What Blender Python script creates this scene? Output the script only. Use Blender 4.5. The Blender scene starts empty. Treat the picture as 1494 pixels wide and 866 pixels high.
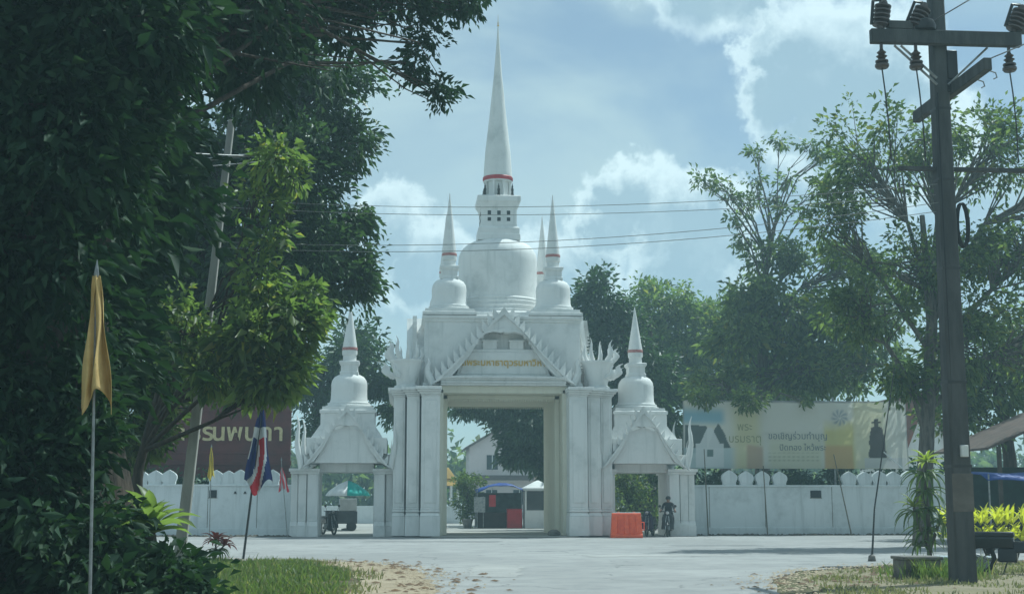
import bpy, math, random
import numpy as np
from mathutils import Vector, Matrix
PI = math.pi
R = math.radians
scene = bpy.context.scene
C = scene.collection

# ------------------------------------------------------------------ camera
cam_data = bpy.data.cameras.new('camera')
cam = bpy.data.objects.new('camera', cam_data)
C.objects.link(cam)
cam_data.sensor_width = 36.0
cam_data.lens = 36.0 * 2000 / 1494
cam_data.clip_end = 3000
cam.location = (0, 0, 1.35)
cam.rotation_euler = (R(90 + 8.531), 0, R(-4.489))
scene.camera = cam

# ------------------------------------------------------------------ sun and sky
SUN_EL, SUN_AZ = R(60), R(56)          # azimuth measured from +Y towards +X
sdir = Vector((math.sin(SUN_AZ) * math.cos(SUN_EL), math.cos(SUN_AZ) * math.cos(SUN_EL), math.sin(SUN_EL)))
sun_data = bpy.data.lights.new('sun', 'SUN')
sun_data.energy = 4.2
sun_data.angle = R(0.6)
sun_data.color = (1.0, 0.965, 0.90)
sun = bpy.data.objects.new('sun', sun_data)
C.objects.link(sun)
sun.rotation_euler = (-sdir).to_track_quat('-Z', 'Y').to_euler()
sun.location = (20, 40, 60)

scene.view_settings.view_transform = 'Standard'
scene.view_settings.look = 'None'
scene.view_settings.gamma = 1.0
scene.view_settings.exposure = 0.11
scene.view_settings.use_white_balance = True      # the camera's cool white point, as through the tinted windscreen
scene.view_settings.white_balance_temperature = 5750
scene.view_settings.white_balance_tint = -4
scene.cycles.use_denoising = True
scene.cycles.max_bounces = 6
scene.cycles.diffuse_bounces = 3
scene.cycles.glossy_bounces = 2
scene.cycles.transmission_bounces = 3
scene.cycles.volume_bounces = 0
scene.cycles.transparent_max_bounces = 4
scene.cycles.use_adaptive_sampling = True
scene.cycles.adaptive_threshold = 0.02
scene.cycles.sample_clamp_indirect = 6

world = bpy.data.worlds.new('World')
scene.world = world
world.use_nodes = True
wt = world.node_tree
wt.nodes.clear()


def nd(t, typ, **kw):
    n = t.nodes.new(typ)
    for k, v in kw.items():
        setattr(n, k, v)
    return n


def math_node(t, op, a, b=None, c=None, clamp=False):
    n = nd(t, 'ShaderNodeMath', operation=op, use_clamp=clamp)
    for i, v in enumerate((a, b, c)):
        if v is None:
            continue
        if isinstance(v, (int, float)):
            n.inputs[i].default_value = v
        else:
            t.links.new(v, n.inputs[i])
    return n.outputs[0]


def smooth(t, v, a, b):
    n = nd(t, 'ShaderNodeMapRange', interpolation_type='SMOOTHSTEP')
    t.links.new(v, n.inputs[0])
    n.inputs[1].default_value = a
    n.inputs[2].default_value = b
    return n.outputs[0]


def mixc(t, f, a, b, blend='MIX'):
    n = nd(t, 'ShaderNodeMix', data_type='RGBA', blend_type=blend)
    if isinstance(f, (int, float)):
        n.inputs[0].default_value = f
    else:
        t.links.new(f, n.inputs[0])
    for i, v in ((6, a), (7, b)):
        if isinstance(v, tuple):
            n.inputs[i].default_value = (v[0], v[1], v[2], 1)
        else:
            t.links.new(v, n.inputs[i])
    return n.outputs[2]


def noise(t, vec, scale, detail=4, rough=0.55, dist=0.0, out=0):
    n = nd(t, 'ShaderNodeTexNoise')
    n.inputs['Scale'].default_value = scale
    n.inputs['Detail'].default_value = detail
    n.inputs['Roughness'].default_value = rough
    n.inputs['Distortion'].default_value = dist
    if vec is not None:
        t.links.new(vec, n.inputs['Vector'])
    return n.outputs[out]


def vmath(t, op, a, b):
    n = nd(t, 'ShaderNodeVectorMath', operation=op)
    for i, v in ((0, a), (1, b)):
        if isinstance(v, tuple):
            n.inputs[i].default_value = v
        else:
            t.links.new(v, n.inputs[i])
    return n


sky = nd(wt, 'ShaderNodeTexSky', sky_type='NISHITA', sun_disc=False)
sky.sun_elevation = SUN_EL
sky.sun_rotation = SUN_AZ
sky.altitude = 30
sky.air_density = 1.0
sky.dust_density = 0.4
sky.ozone_density = 1.3
SKY_STRENGTH = 0.085
tc = nd(wt, 'ShaderNodeTexCoord')
DIR = tc.outputs['Generated']
# veil of thin high cloud over the whole sky, stretched into soft bands
mp = nd(wt, 'ShaderNodeMapping')
mp.inputs['Rotation'].default_value = (0, 0.35, 0.2)
mp.inputs['Scale'].default_value = (1.0, 1.0, 2.6)
wt.links.new(DIR, mp.inputs[0])
veil = smooth(wt, noise(wt, mp.outputs[0], 2.6, 6, 0.52, 0.5), 0.36, 0.68)
# heaped clouds: rounded bodies in chosen directions round the whole sky, their outlines broken up by noise
CLOUDS = [(.290, .905, .300, .056), (.262, .910, .318, .030), (.318, .897, .300, .050), (.268, .920, .285, .034), (.30, .91, .262, .05), (.335, .90, .25, .06),
          (.160, .963, .222, .026), (.188, .958, .210, .036), (.215, .952, .205, .034), (.148, .968, .200, .028),
          (-.012, .981, .192, .036), (.02, .982, .168, .040), (.118, .978, .150, .045), (.21, .962, .160, .05),
          (.205, .915, .372, .048), (.235, .905, .365, .03), (-.25, .93, .28, .09), (-.5, .80, .32, .11), (.62, .72, .30, .10), (.8, .5, .25, .12),
          (-.8, .5, .33, .12), (-.9, -.2, .25, .14), (.9, -.3, .28, .13), (.3, -.9, .3, .12), (-.4, -.85, .26, .12),
          (.1, .62, .77, .13), (-.45, .35, .82, .14), (.55, -.2, .8, .13), (-.2, -.55, .8, .14)]
DW = DIR
for sc_, am_ in ((13, .055), (42, .040), (120, .014)):
    n1 = nd(wt, 'ShaderNodeTexNoise')
    n1.inputs['Scale'].default_value = sc_
    n1.inputs['Detail'].default_value = 6
    n1.inputs['Roughness'].default_value = 0.6
    wt.links.new(DIR, n1.inputs['Vector'])
    off = vmath(wt, 'SUBTRACT', n1.outputs['Color'], (.5, .5, .5))
    offs = nd(wt, 'ShaderNodeVectorMath', operation='SCALE')
    wt.links.new(off.outputs[0], offs.inputs[0])
    offs.inputs['Scale'].default_value = am_
    DW = vmath(wt, 'ADD', DW, offs.outputs[0]).outputs[0]
field = low = None
for (x, y, z, r) in CLOUDS:
    L = math.sqrt(x * x + y * y + z * z)
    x, y, z = x / L, y / L, z / L
    d = vmath(wt, 'DISTANCE', DW, (x, y, z)).outputs['Value']
    v = math_node(wt, 'SUBTRACT', 1.0, math_node(wt, 'DIVIDE', d, r))
    field = v if field is None else math_node(wt, 'MAXIMUM', field, v)
    d = vmath(wt, 'DISTANCE', DW, (x - .1 * r, y, z - .55 * r)).outputs['Value']
    v = math_node(wt, 'SUBTRACT', 1.0, math_node(wt, 'DIVIDE', d, r * 1.1))
    low = v if low is None else math_node(wt, 'MAXIMUM', low, v)
edge = math_node(wt, 'MULTIPLY', smooth(wt, field, -0.18, 0.18), smooth(wt, math_node(wt, 'SUBTRACT', low, field), 1.0, 0.22))
thick = math_node(wt, 'MULTIPLY', smooth(wt, low, -0.30, 0.45), smooth(wt, field, .0, .46))
fine = noise(wt, DIR, 34, 6, 0.6)
cl_soft = math_node(wt, 'MULTIPLY', edge, 0.85)
nsky = nd(wt, 'ShaderNodeVectorMath', operation='SCALE')
wt.links.new(sky.outputs[0], nsky.inputs[0])
nsky.inputs['Scale'].default_value = SKY_STRENGTH
base = mixc(wt, math_node(wt, 'MULTIPLY_ADD', veil, 0.60, 0.30), nsky.outputs[0], (.60, .68, .685))
body = mixc(wt, math_node(wt, 'MULTIPLY_ADD', math_node(wt, 'SUBTRACT', fine, .5), 0.9, thick, clamp=True), (.88, .94, .95), (.41, .51, .585))
full = mixc(wt, cl_soft, base, body)
bg = nd(wt, 'ShaderNodeBackground')
wt.links.new(full, bg.inputs['Color'])
bg.inputs['Strength'].default_value = 1.0
wo = nd(wt, 'ShaderNodeOutputWorld')
wt.links.new(bg.outputs[0], wo.inputs[0])

# ------------------------------------------------------------------ helpers
rng = np.random.default_rng(7)
random.seed(7)


class MB:
    """collects shapes and links them as ONE mesh object"""
    def __init__(s):
        s.v, s.f, s.m = [], [], []

    def add(s, verts, faces, mi=0, M=None):
        o = len(s.v)
        if M is not None:
            verts = [M @ Vector(p) for p in verts]
        s.v.extend([tuple(p) for p in verts])
        s.f.extend([tuple(i + o for i in f) for f in faces])
        s.m.extend([mi] * len(faces))
        return s

    def box(s, x0, x1, y0, y1, z0, z1, mi=0, M=None):
        return s.frustum(x0, x1, y0, y1, z0, x0, x1, y0, y1, z1, mi, M)

    def frustum(s, x0, x1, y0, y1, z0, a0, a1, b0, b1, z1, mi=0, M=None):
        v = [(x0, y0, z0), (x1, y0, z0), (x1, y1, z0), (x0, y1, z0), (a0, b0, z1), (a1, b0, z1), (a1, b1, z1), (a0, b1, z1)]
        f = [(0, 3, 2, 1), (4, 5, 6, 7), (0, 1, 5, 4), (1, 2, 6, 5), (2, 3, 7, 6), (3, 0, 4, 7)]
        return s.add(v, f, mi, M)

    def sq(s, cx, cy, prof, mi=0):
        """square-plan moulded body: prof = [(half width, z), ...]"""
        v, f = [], []
        for h, z in prof:
            v += [(cx - h, cy - h, z), (cx + h, cy - h, z), (cx + h, cy + h, z), (cx - h, cy + h, z)]
        n = len(prof)
        for i in range(n - 1):
            for k in range(4):
                a, b = i * 4 + k, i * 4 + (k + 1) % 4
                f.append((a, b, b + 4, a + 4))
        f.append((3, 2, 1, 0))
        f.append(tuple(range((n - 1) * 4, n * 4)))
        return s.add(v, f, mi)

    def lathe(s, cx, cy, prof, seg=32, mi=0, M=None, wob=None):
        v, f = [], []
        for r, z in prof:
            for k in range(seg):
                a = 2 * PI * k / seg
                rr = r if wob is None else r * wob(a, z)
                v.append((cx + rr * math.cos(a), cy + rr * math.sin(a), z))
        n = len(prof)
        for i in range(n - 1):
            for k in range(seg):
                a, b = i * seg + k, i * seg + (k + 1) % seg
                f.append((a, b, b + seg, a + seg))
        f.append(tuple(reversed(range(seg))))
        f.append(tuple(range((n - 1) * seg, n * seg)))
        return s.add(v, f, mi, M)

    def prism(s, pts, y0, y1, mi=0, M=None):
        """outline in x-z (counter-clockwise seen from -y) extruded along y"""
        n = len(pts)
        v = [(x, y0, z) for x, z in pts] + [(x, y1, z) for x, z in pts]
        f = [tuple(range(n)), tuple(reversed(range(n, 2 * n)))]
        for i in range(n):
            j = (i + 1) % n
            f.append((i, i + n, j + n, j))
        return s.add(v, f, mi, M)

    def tube(s, pts, rad, seg=8, mi=0, M=None):
        pts = [Vector(p) for p in pts]
        n = len(pts)
        if isinstance(rad, (int, float)):
            rad = [rad] * n
        v, f = [], []
        up = Vector((0, 0, 1))
        d0 = (pts[1] - pts[0]).normalized()
        a = d0.cross(up)
        if a.length < 0.05:
            a = d0.cross(Vector((1, 0, 0)))
        a.normalize()
        for i, p in enumerate(pts):
            d = (pts[min(i + 1, n - 1)] - pts[max(i - 1, 0)]).normalized()
            a = (a - d * a.dot(d)).normalized()
            b = d.cross(a)
            for k in range(seg):
                t = 2 * PI * k / seg
                v.append(p + (a * math.cos(t) + b * math.sin(t)) * rad[i])
        for i in range(n - 1):
            for k in range(seg):
                q, w = i * seg + k, i * seg + (k + 1) % seg
                f.append((q, w, w + seg, q + seg))
        f.append(tuple(reversed(range(seg))))
        f.append(tuple(range((n - 1) * seg, n * seg)))
        return s.add(v, f, mi, M)

    def mesh(s, name, mats, smooth_deg=35):
        me = bpy.data.meshes.new(name)
        me.from_pydata(s.v, [], s.f)
        for m in (mats if isinstance(mats, (list, tuple)) else [mats]):
            me.materials.append(m)
        if len(set(s.m)) > 1:
            me.polygons.foreach_set('material_index', s.m)
        me.update()
        if smooth_deg:
            me.shade_smooth()
            me.set_sharp_from_angle(angle=R(smooth_deg))
        return me

    def build(s, name, mats, parent=None, loc=(0, 0, 0), rz=0, smooth_deg=35, bevel=0):
        o = link(name, s.mesh(name, mats, smooth_deg), parent, loc, rz)
        if bevel:
            bv = o.modifiers.new('bevel', 'BEVEL')
            bv.width = bevel
            bv.segments = 2
            bv.limit_method = 'ANGLE'
            bv.angle_limit = R(40)
        return o


def link(name, data, parent=None, loc=(0, 0, 0), rz=0):
    o = bpy.data.objects.new(name, data)
    C.objects.link(o)
    o.location = loc
    if rz:
        o.rotation_euler = (0, 0, rz)
    if parent is not None:
        o.parent = parent
    return o


def tag(o, label=None, cat=None, group=None, kind=None):
    if label:
        o['label'] = label
    if cat:
        o['category'] = cat
    if group:
        o['group'] = group
    if kind:
        o['kind'] = kind
    return o


def thing(name, label, cat, loc=(0, 0, 0), rz=0, group=None):
    return tag(link(name, None, None, loc, rz), label, cat, group)


def copy_tree(o, parent=None):
    c = o.copy()
    C.objects.link(c)
    c.parent = parent
    for ch in o.children:
        copy_tree(ch, c)
    return c


# ------------------------------------------------------------------ materials
def new_mat(name):
    m = bpy.data.materials.new(name)
    m.use_nodes = True
    t = m.node_tree
    p = t.nodes['Principled BSDF']
    return m, t, p


def surf(name, c1, c2=None, rough=0.8, scale=3.0, detail=6, bump=0.0, bscale=40, metal=0.0, spec=0.3, stretch=None, lo=.35, hi=.65):
    m, t, p = new_mat(name)
    co = nd(t, 'ShaderNodeTexCoord').outputs['Object']
    if stretch:
        mpn = nd(t, 'ShaderNodeMapping')
        mpn.inputs['Scale'].default_value = stretch
        t.links.new(co, mpn.inputs[0])
        co = mpn.outputs[0]
    if c2 is None:
        c2 = tuple(x * 0.8 for x in c1)
    f = smooth(t, noise(t, co, scale, detail, 0.6), lo, hi)
    t.links.new(mixc(t, f, tuple(c1), tuple(c2)), p.inputs['Base Color'])
    p.inputs['Roughness'].default_value = rough
    p.inputs['Metallic'].default_value = metal
    p.inputs['Specular IOR Level'].default_value = spec
    if bump:
        b = nd(t, 'ShaderNodeBump')
        b.inputs['Strength'].default_value = bump
        b.inputs['Distance'].default_value = 0.02
        t.links.new(noise(t, co, bscale, 5, 0.6), b.inputs['Height'])
        t.links.new(b.outputs[0], p.inputs['Normal'])
    return m


def plaster(name, c, dirt, amt=0.5):
    m, t, p = new_mat(name)
    co = nd(t, 'ShaderNodeTexCoord').outputs['Object']
    st = nd(t, 'ShaderNodeMapping')
    st.inputs['Scale'].default_value = (2.2, 2.2, 0.18)
    t.links.new(co, st.inputs[0])
    streak = smooth(t, noise(t, st.outputs[0], 1.6, 6, 0.62), 0.48, 0.80)
    patch = smooth(t, noise(t, co, 0.9, 7, 0.65), 0.46, 0.78)
    a = math_node(t, 'MULTIPLY', math_node(t, 'MAXIMUM', streak, patch), amt)
    t.links.new(mixc(t, a, c, dirt), p.inputs['Base Color'])
    p.inputs['Roughness'].default_value = 0.75
    p.inputs['Specular IOR Level'].default_value = 0.25
    b = nd(t, 'ShaderNodeBump')
    b.inputs['Strength'].default_value = 0.25
    b.inputs['Distance'].default_value = 0.02
    t.links.new(noise(t, co, 9, 8, 0.7), b.inputs['Height'])
    t.links.new(b.outputs[0], p.inputs['Normal'])
    return m


def leafmat(name, dark, light, trans=0.35, yellow=None, rough=.42, spec=.4):
    m, t, p = new_mat(name)
    g = nd(t, 'ShaderNodeNewGeometry')
    co = nd(t, 'ShaderNodeTexCoord').outputs['Object']
    f = math_node(t, 'MULTIPLY_ADD', noise(t, co, 0.9, 3), 0.8, math_node(t, 'MULTIPLY_ADD', g.outputs['Random Per Island'], 0.8, -0.45), clamp=True)
    col = mixc(t, f, dark, light)
    if yellow:
        col = mixc(t, smooth(t, g.outputs['Random Per Island'], 0.93, 0.97), col, yellow)
    t.links.new(col, p.inputs['Base Color'])
    p.inputs['Roughness'].default_value = rough
    p.inputs['Specular IOR Level'].default_value = spec
    tr = nd(t, 'ShaderNodeBsdfTranslucent')
    br = mixc(t, 1.0, col, (1.9, 2.1, 1.0), 'MULTIPLY')
    t.links.new(br, tr.inputs['Color'])
    mx = nd(t, 'ShaderNodeMixShader')
    mx.inputs[0].default_value = trans
    t.links.new(p.outputs[0], mx.inputs[1])
    t.links.new(tr.outputs[0], mx.inputs[2])
    t.links.new(mx.outputs[0], t.nodes['Material Output'].inputs['Surface'])
    return m


WHITE = plaster('white_plaster', (.75, .755, .74), (.33, .36, .345), 0.5)
WALLW = plaster('wall_plaster', (.68, .72, .73), (.29, .325, .325), 0.55)
BOUNCE_TINT = plaster('bounce_tint_plaster', (.74, .72, .60), (.45, .43, .34), 0.3)  # white plaster with the ground's warm bounce light put into its colour
RED = surf('red_paint', (.42, .035, .05), (.33, .03, .04), 0.5)
FADEDRED = surf('faded_red_paint', (.38, .14, .13), (.45, .26, .24), 0.6, 9)
GOLD = surf('gold_paint', (.62, .42, .10), (.50, .32, .07), 0.38, 12, metal=0.35)
PALEGOLD = surf('pale_gold_paint', (.66, .58, .34), (.55, .46, .25), 0.4, 12, metal=0.1)
MAROON = surf('maroon_paint', (.125, .035, .035), (.09, .03, .03), 0.7, 2, bump=.2)
DARK = surf('dark_matte', (.03, .035, .04), (.02, .022, .025), 0.7)
BRONZE = surf('dark_bronze', (.045, .04, .035), (.025, .025, .025), 0.45, 10, metal=0.5)
CONC = surf('weathered_concrete', (.20, .19, .175), (.11, .105, .10), 0.85, 2.5, bump=.35, bscale=30)
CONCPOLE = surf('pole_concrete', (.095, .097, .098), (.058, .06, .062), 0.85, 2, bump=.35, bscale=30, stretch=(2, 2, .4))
STEEL = surf('galvanised_steel', (.32, .33, .33), (.22, .22, .22), 0.45, 8, metal=0.7)
BLACK = surf('black_plastic', (.022, .023, .025), (.03, .03, .032), 0.4)
RUBBER = surf('tyre_rubber', (.02, .02, .02), (.03, .03, .03), 0.85)
PORC = surf('brown_porcelain', (.07, .045, .035), (.05, .035, .03), 0.25, spec=.6)
LINEM = surf('aluminium_line', (.30, .31, .31), (.22, .22, .22), .5, metal=.5)
WIREM = surf('wire_metal', (.05, .052, .055), (.07, .07, .07), 0.5, metal=.4)
BARK = surf('bark', (.085, .068, .052), (.04, .034, .028), 0.9, 5, bump=.8, bscale=14, stretch=(3, 3, .5))
BARKG = surf('grey_bark', (.16, .145, .125), (.075, .068, .058), 0.9, 4, bump=.7, bscale=14, stretch=(3, 3, .6))
ORANGE = surf('orange_plastic', (.86, .13, .04), (.74, .10, .04), 0.42, 6)
REDPLASTIC = surf('red_plastic', (.45, .03, .04), (.36, .03, .035), 0.4)
BLUETARP = surf('blue_tarpaulin', (.03, .075, .32), (.025, .06, .24), 0.55, 3, bump=.3, bscale=6)
GREENTARP = surf('turquoise_canvas', (.05, .42, .36), (.04, .36, .31), 0.7)
WHITECANVAS = surf('white_canvas', (.76, .77, .76), (.66, .67, .66), 0.75)
ROOFTILE = surf('brown_roof_sheet', (.13, .095, .08), (.09, .07, .06), 0.75, 3)
YELLOWCLOTH = surf('faded_yellow_cloth', (.58, .41, .17), (.48, .33, .13), 0.85, 5, bump=.25, bscale=60)
FLAGRED = surf('flag_red', (.62, .035, .06), (.52, .03, .05), 0.85)
FLAGWHITE = surf('flag_white', (.72, .72, .74), (.64, .64, .66), 0.85)
FLAGBLUE = surf('flag_blue', (.035, .045, .19), (.03, .04, .15), 0.85)
GLASS = surf('dark_window_glass', (.03, .04, .045), (.04, .05, .055), 0.08, spec=.6)
PINKWALL = plaster('pale_pink_render', (.62, .56, .55), (.42, .38, .37), .35)
YELROOF = surf('ochre_roof_tiles', (.55, .36, .10), (.45, .28, .08), 0.7)

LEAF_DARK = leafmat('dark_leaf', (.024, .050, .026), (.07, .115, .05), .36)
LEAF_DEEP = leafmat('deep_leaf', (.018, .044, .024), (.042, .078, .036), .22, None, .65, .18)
LEAF_MID = leafmat('mid_leaf', (.042, .070, .030), (.18, .225, .085), .5, (.16, .16, .04))  # light end raised, putting sunlit leaf flecks into the colour
LEAF_LIGHT = leafmat('light_leaf', (.065, .105, .040), (.20, .25, .085), .5, (.22, .22, .06))
LEAF_GOLD = leafmat('golden_leaf', (.34, .36, .04), (.62, .55, .08), .5)
LEAF_RED = leafmat('red_leaf', (.16, .025, .03), (.34, .07, .06), .35)
GRASSM = leafmat('grass_blade', (.09, .135, .045), (.21, .25, .09), .4, (.36, .32, .15))
DRYGRASSM = leafmat('dry_grass_blade', (.17, .175, .10), (.28, .265, .17), .3)


def ground_mat(name, cols, s1, s2, bump, rough=.9, cracks=0.0, bsc=60):
    """two scales of blotch between three colours, with grit relief"""
    m, t, p = new_mat(name)
    co = nd(t, 'ShaderNodeTexCoord').outputs['Object']
    a = smooth(t, noise(t, co, s1, 6, .6, .3), .36, .66)
    b = smooth(t, noise(t, co, s2, 8, .7), .40, .68)
    col = mixc(t, a, cols[0], cols[1])
    col = mixc(t, math_node(t, 'MULTIPLY', b, .6), col, cols[2])
    g = noise(t, co, bsc, 3, .7)
    col = mixc(t, math_node(t, 'MULTIPLY', smooth(t, g, .5, .75), .35), col, tuple(x * .6 for x in cols[0]))
    if cracks:
        vo = nd(t, 'ShaderNodeTexVoronoi', feature='DISTANCE_TO_EDGE')
        vo.inputs['Scale'].default_value = cracks
        w = vmath(t, 'ADD', co, (0, 0, 0))
        nn = nd(t, 'ShaderNodeTexNoise')
        nn.inputs['Scale'].default_value = 1.1
        nn.inputs['Detail'].default_value = 6
        t.links.new(co, nn.inputs['Vector'])
        t.links.new(nn.outputs['Color'], w.inputs[1])
        t.links.new(w.outputs[0], vo.inputs['Vector'])
        k = smooth(t, vo.outputs['Distance'], 0.012, 0.0)
        k = math_node(t, 'MULTIPLY', k, smooth(t, noise(t, co, .5, 3), .45, .6))
        col = mixc(t, math_node(t, 'MULTIPLY', k, .7), col, tuple(x * .35 for x in cols[0]))
    t.links.new(col, p.inputs['Base Color'])
    p.inputs['Roughness'].default_value = rough
    p.inputs['Specular IOR Level'].default_value = 0.2
    bp = nd(t, 'ShaderNodeBump')
    bp.inputs['Strength'].default_value = bump
    bp.inputs['Distance'].default_value = 0.015
    t.links.new(g, bp.inputs['Height'])
    t.links.new(bp.outputs[0], p.inputs['Normal'])
    return m


ASPHALT = ground_mat('bleached_asphalt', ((.30, .30, .296), (.38, .378, .37), (.225, .226, .226)), .16, 1.1, .4, cracks=.35)
PAVING = ground_mat('old_concrete_paving', ((.33, .325, .30), (.40, .39, .36), (.26, .255, .24)), .25, 1.5, .3, cracks=.2)
SAND = ground_mat('sandy_dirt', ((.36, .29, .20), (.42, .35, .25), (.25, .21, .15)), .5, 2.2, .6)
SOIL = ground_mat('soil_and_turf', ((.12, .105, .06), (.10, .115, .045), (.16, .13, .085)), .4, 2.5, .7)
DRYSOIL = ground_mat('dry_soil', ((.28, .24, .165), (.24, .215, .13), (.16, .14, .09)), .6, 2.6, .7)


# ------------------------------------------------------------------ the setting: ground, road, verges
def sheet(name, pts, z, mat, kind='structure', cuts=0, edge=0.0, seed=1):
    """a flat sheet with an outline roughened by small steps"""
    rs = np.random.default_rng(seed)
    out = []
    n = len(pts)
    for i in range(n):
        a, b = np.array(pts[i], float), np.array(pts[(i + 1) % n], float)
        L = np.linalg.norm(b - a)
        k = max(1, int(L / cuts)) if cuts and L < 60 else 1
        for j in range(k):
            q = a + (b - a) * j / k
            if edge and k > 1:
                q = q + rs.normal(0, edge, 2)
            out.append(q)
    mb = MB()
    mb.add([(q[0], q[1], z) for q in out], [tuple(range(len(out)))])
    o = mb.build(name, mat, smooth_deg=0)
    tag(o, kind=kind)
    return o


tag(sheet('ground', [(-220, -60), (220, -60), (220, 380), (-220, 380)], -0.012, SOIL), 'soil and thin turf under the whole place', kind='structure')
road = sheet('road', [(-3.2, -50), (5.8, -50), (5.4, 18), (5.7, 21), (6.6, 24.5), (8.0, 27.6), (10.5, 29.9), (14.5, 32.2), (22, 34.5), (70, 37), (70, 57.9), (12, 57.9), (-5, 57.9), (-70, 57.9), (-70, 37),
                      (-12, 35.2), (-4.2, 34.0), (-1.6, 32.0), (-0.1, 29.2), (0.35, 26.5), (0.36, 21), (-1.6, 14), (-3.2, 4)], 0.0, ASPHALT, cuts=.5, edge=.035)
yard = sheet('courtyard_paving', [(-70, 57.9), (70, 57.9), (70, 130), (-70, 130)], 0.004, PAVING)
sand = sheet('sandy_path', [(-1.15, 20.0), (0.55, 20.0), (0.5, 24), (0.42, 26.8), (0.1, 29.4), (-.5, 31.4), (-1.4, 32.6), (-2.2, 32.8), (-1.7, 30.2), (-1.2, 28), (-0.75, 25)], 0.006, SAND, cuts=.35, edge=.05, seed=3)
verge = sheet('verge_soil', [(-9, 10), (-2.2, 14), (-.85, 20), (-.7, 24), (-1.0, 28), (-1.7, 31), (-2.6, 33), (-4.3, 33.7), (-9, 34.4)], 0.004, SOIL, cuts=.4, edge=.05, seed=4)
island = sheet('dry_verge', [(5.75, 10), (6.0, 19.5), (6.9, 24.2), (8.2, 27.2), (10.6, 29.3), (14.5, 31.6), (22, 33.9), (40, 34.8), (40, 10)], 0.004, DRYSOIL, cuts=.4, edge=.05, seed=5)
PATCH = ground_mat('patched_asphalt', ((.22, .222, .222), (.26, .262, .26), (.17, .172, .174)), .5, 2.0, .5)
PATCHL = ground_mat('worn_asphalt', ((.36, .355, .345), (.41, .405, .39), (.28, .28, .27)), .4, 1.6, .5)
for k, (pts, mt) in enumerate((([(-1.5, 48.6), (3.2, 48.2), (3.6, 49.5), (-1.2, 50.0)], PATCH), ([(8.6, 43.2), (11.5, 43.4), (11.3, 44.4), (8.5, 44.2)], PATCH), ([(1.2, 26), (2.1, 25.6), (2.6, 30.6), (1.6, 31.0)], PATCHL), ([(4.6, 35), (8.9, 35.4), (8.6, 36.6), (4.8, 36.3)], PATCHL), ([(-7, 44), (-2.4, 43.6), (-2.6, 45.2), (-7, 45.4)], PATCHL))):
    sheet('road_patch', pts, .004, mt, cuts=.3, edge=.06, seed=20 + k)
kb = MB()
kb.box(4.03 - 2.9, 4.03 + 2.9, 54.6, 64.4, 0.003, 0.045)
tag(kb.build('threshold_paving', PAVING, smooth_deg=0, bevel=.015), kind='structure')


def blades(name, polys, n, hgt, mat, label, seed):
    """grass: one stuff object made of bent triangular blades"""
    rs = np.random.default_rng(seed)
    V, F = [], []
    tot = 0
    for poly, share in polys:
        P = np.array(poly, float)
        lo, hi = P.min(0), P.max(0)
        cnt = int(n * share)
        q = rs.uniform(lo, hi, (cnt * 6, 2))
        inside = np.zeros(len(q), bool)
        j = len(P) - 1
        for i in range(len(P)):
            c = ((P[i, 1] > q[:, 1]) != (P[j, 1] > q[:, 1])) & (q[:, 0] < (P[j, 0] - P[i, 0]) * (q[:, 1] - P[i, 1]) / (P[j, 1] - P[i, 1] + 1e-9) + P[i, 0])
            inside ^= c
            j = i
        dens = np.sin(q[:, 0] * 2.1 + 1.3 * np.sin(q[:, 1] * 1.7)) + np.sin(q[:, 1] * 1.3 + 2 * np.sin(q[:, 0] * .9))
        inside &= rs.uniform(-1.2, 1.7, len(q)) < dens
        q = q[inside][:cnt]
        q = q + rs.normal(0, .16, q.shape) * (rs.uniform(size=(len(q), 1)) < .35)
        cnt = len(q)
        a = rs.uniform(0, 2 * PI, cnt)
        h = hgt * rs.uniform(.4, 1.25, cnt) * (.55 + .75 * np.abs(np.sin(q[:, 0] * 3.1 + 2 * np.sin(q[:, 1] * 2.3)) * np.sin(q[:, 1] * 2.7 + q[:, 0])))
        w = rs.uniform(.008, .018, cnt)
        ln = h * rs.uniform(.1, .8, cnt)
        b = rs.uniform(0, 2 * PI, cnt)
        z0 = np.zeros(cnt)
        dx, dy = np.cos(a) * w, np.sin(a) * w
        lx, ly = np.cos(b) * ln, np.sin(b) * ln
        v = np.stack([np.stack([q[:, 0] - dx, q[:, 1] - dy, z0], 1), np.stack([q[:, 0] + dx, q[:, 1] + dy, z0], 1),
                      np.stack([q[:, 0] + dx * .7 + lx * .4, q[:, 1] + dy * .7 + ly * .4, h * .6], 1), np.stack([q[:, 0] - dx * .7 + lx * .4, q[:, 1] - dy * .7 + ly * .4, h * .6], 1),
                      np.stack([q[:, 0] + lx, q[:, 1] + ly, h], 1)], 1).reshape(-1, 3)
        V.append(v)
        F.append(tot + np.arange(cnt) * 5)
        tot += cnt * 5
    V = np.concatenate(V)
    b0 = np.concatenate(F)
    tris = np.concatenate([np.stack([b0, b0 + 1, b0 + 2], 1), np.stack([b0, b0 + 2, b0 + 3], 1), np.stack([b0 + 3, b0 + 2, b0 + 4], 1)])
    o = link(name, tri_mesh(name, V, tris, mat))
    tag(o, label, 'grass', kind='stuff')
    return o


def tri_mesh(name, V, T, mat):
    me = bpy.data.meshes.new(name)
    me.vertices.add(len(V))
    me.vertices.foreach_set('co', np.ascontiguousarray(V, dtype=np.float32).ravel())
    me.loops.add(len(T) * 3)
    me.loops.foreach_set('vertex_index', np.ascontiguousarray(T, dtype=np.int32).ravel())
    me.polygons.add(len(T))
    me.polygons.foreach_set('loop_start', np.arange(0, len(T) * 3, 3, dtype=np.int32))
    me.update(calc_edges=True)
    me.materials.append(mat)
    return me


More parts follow.
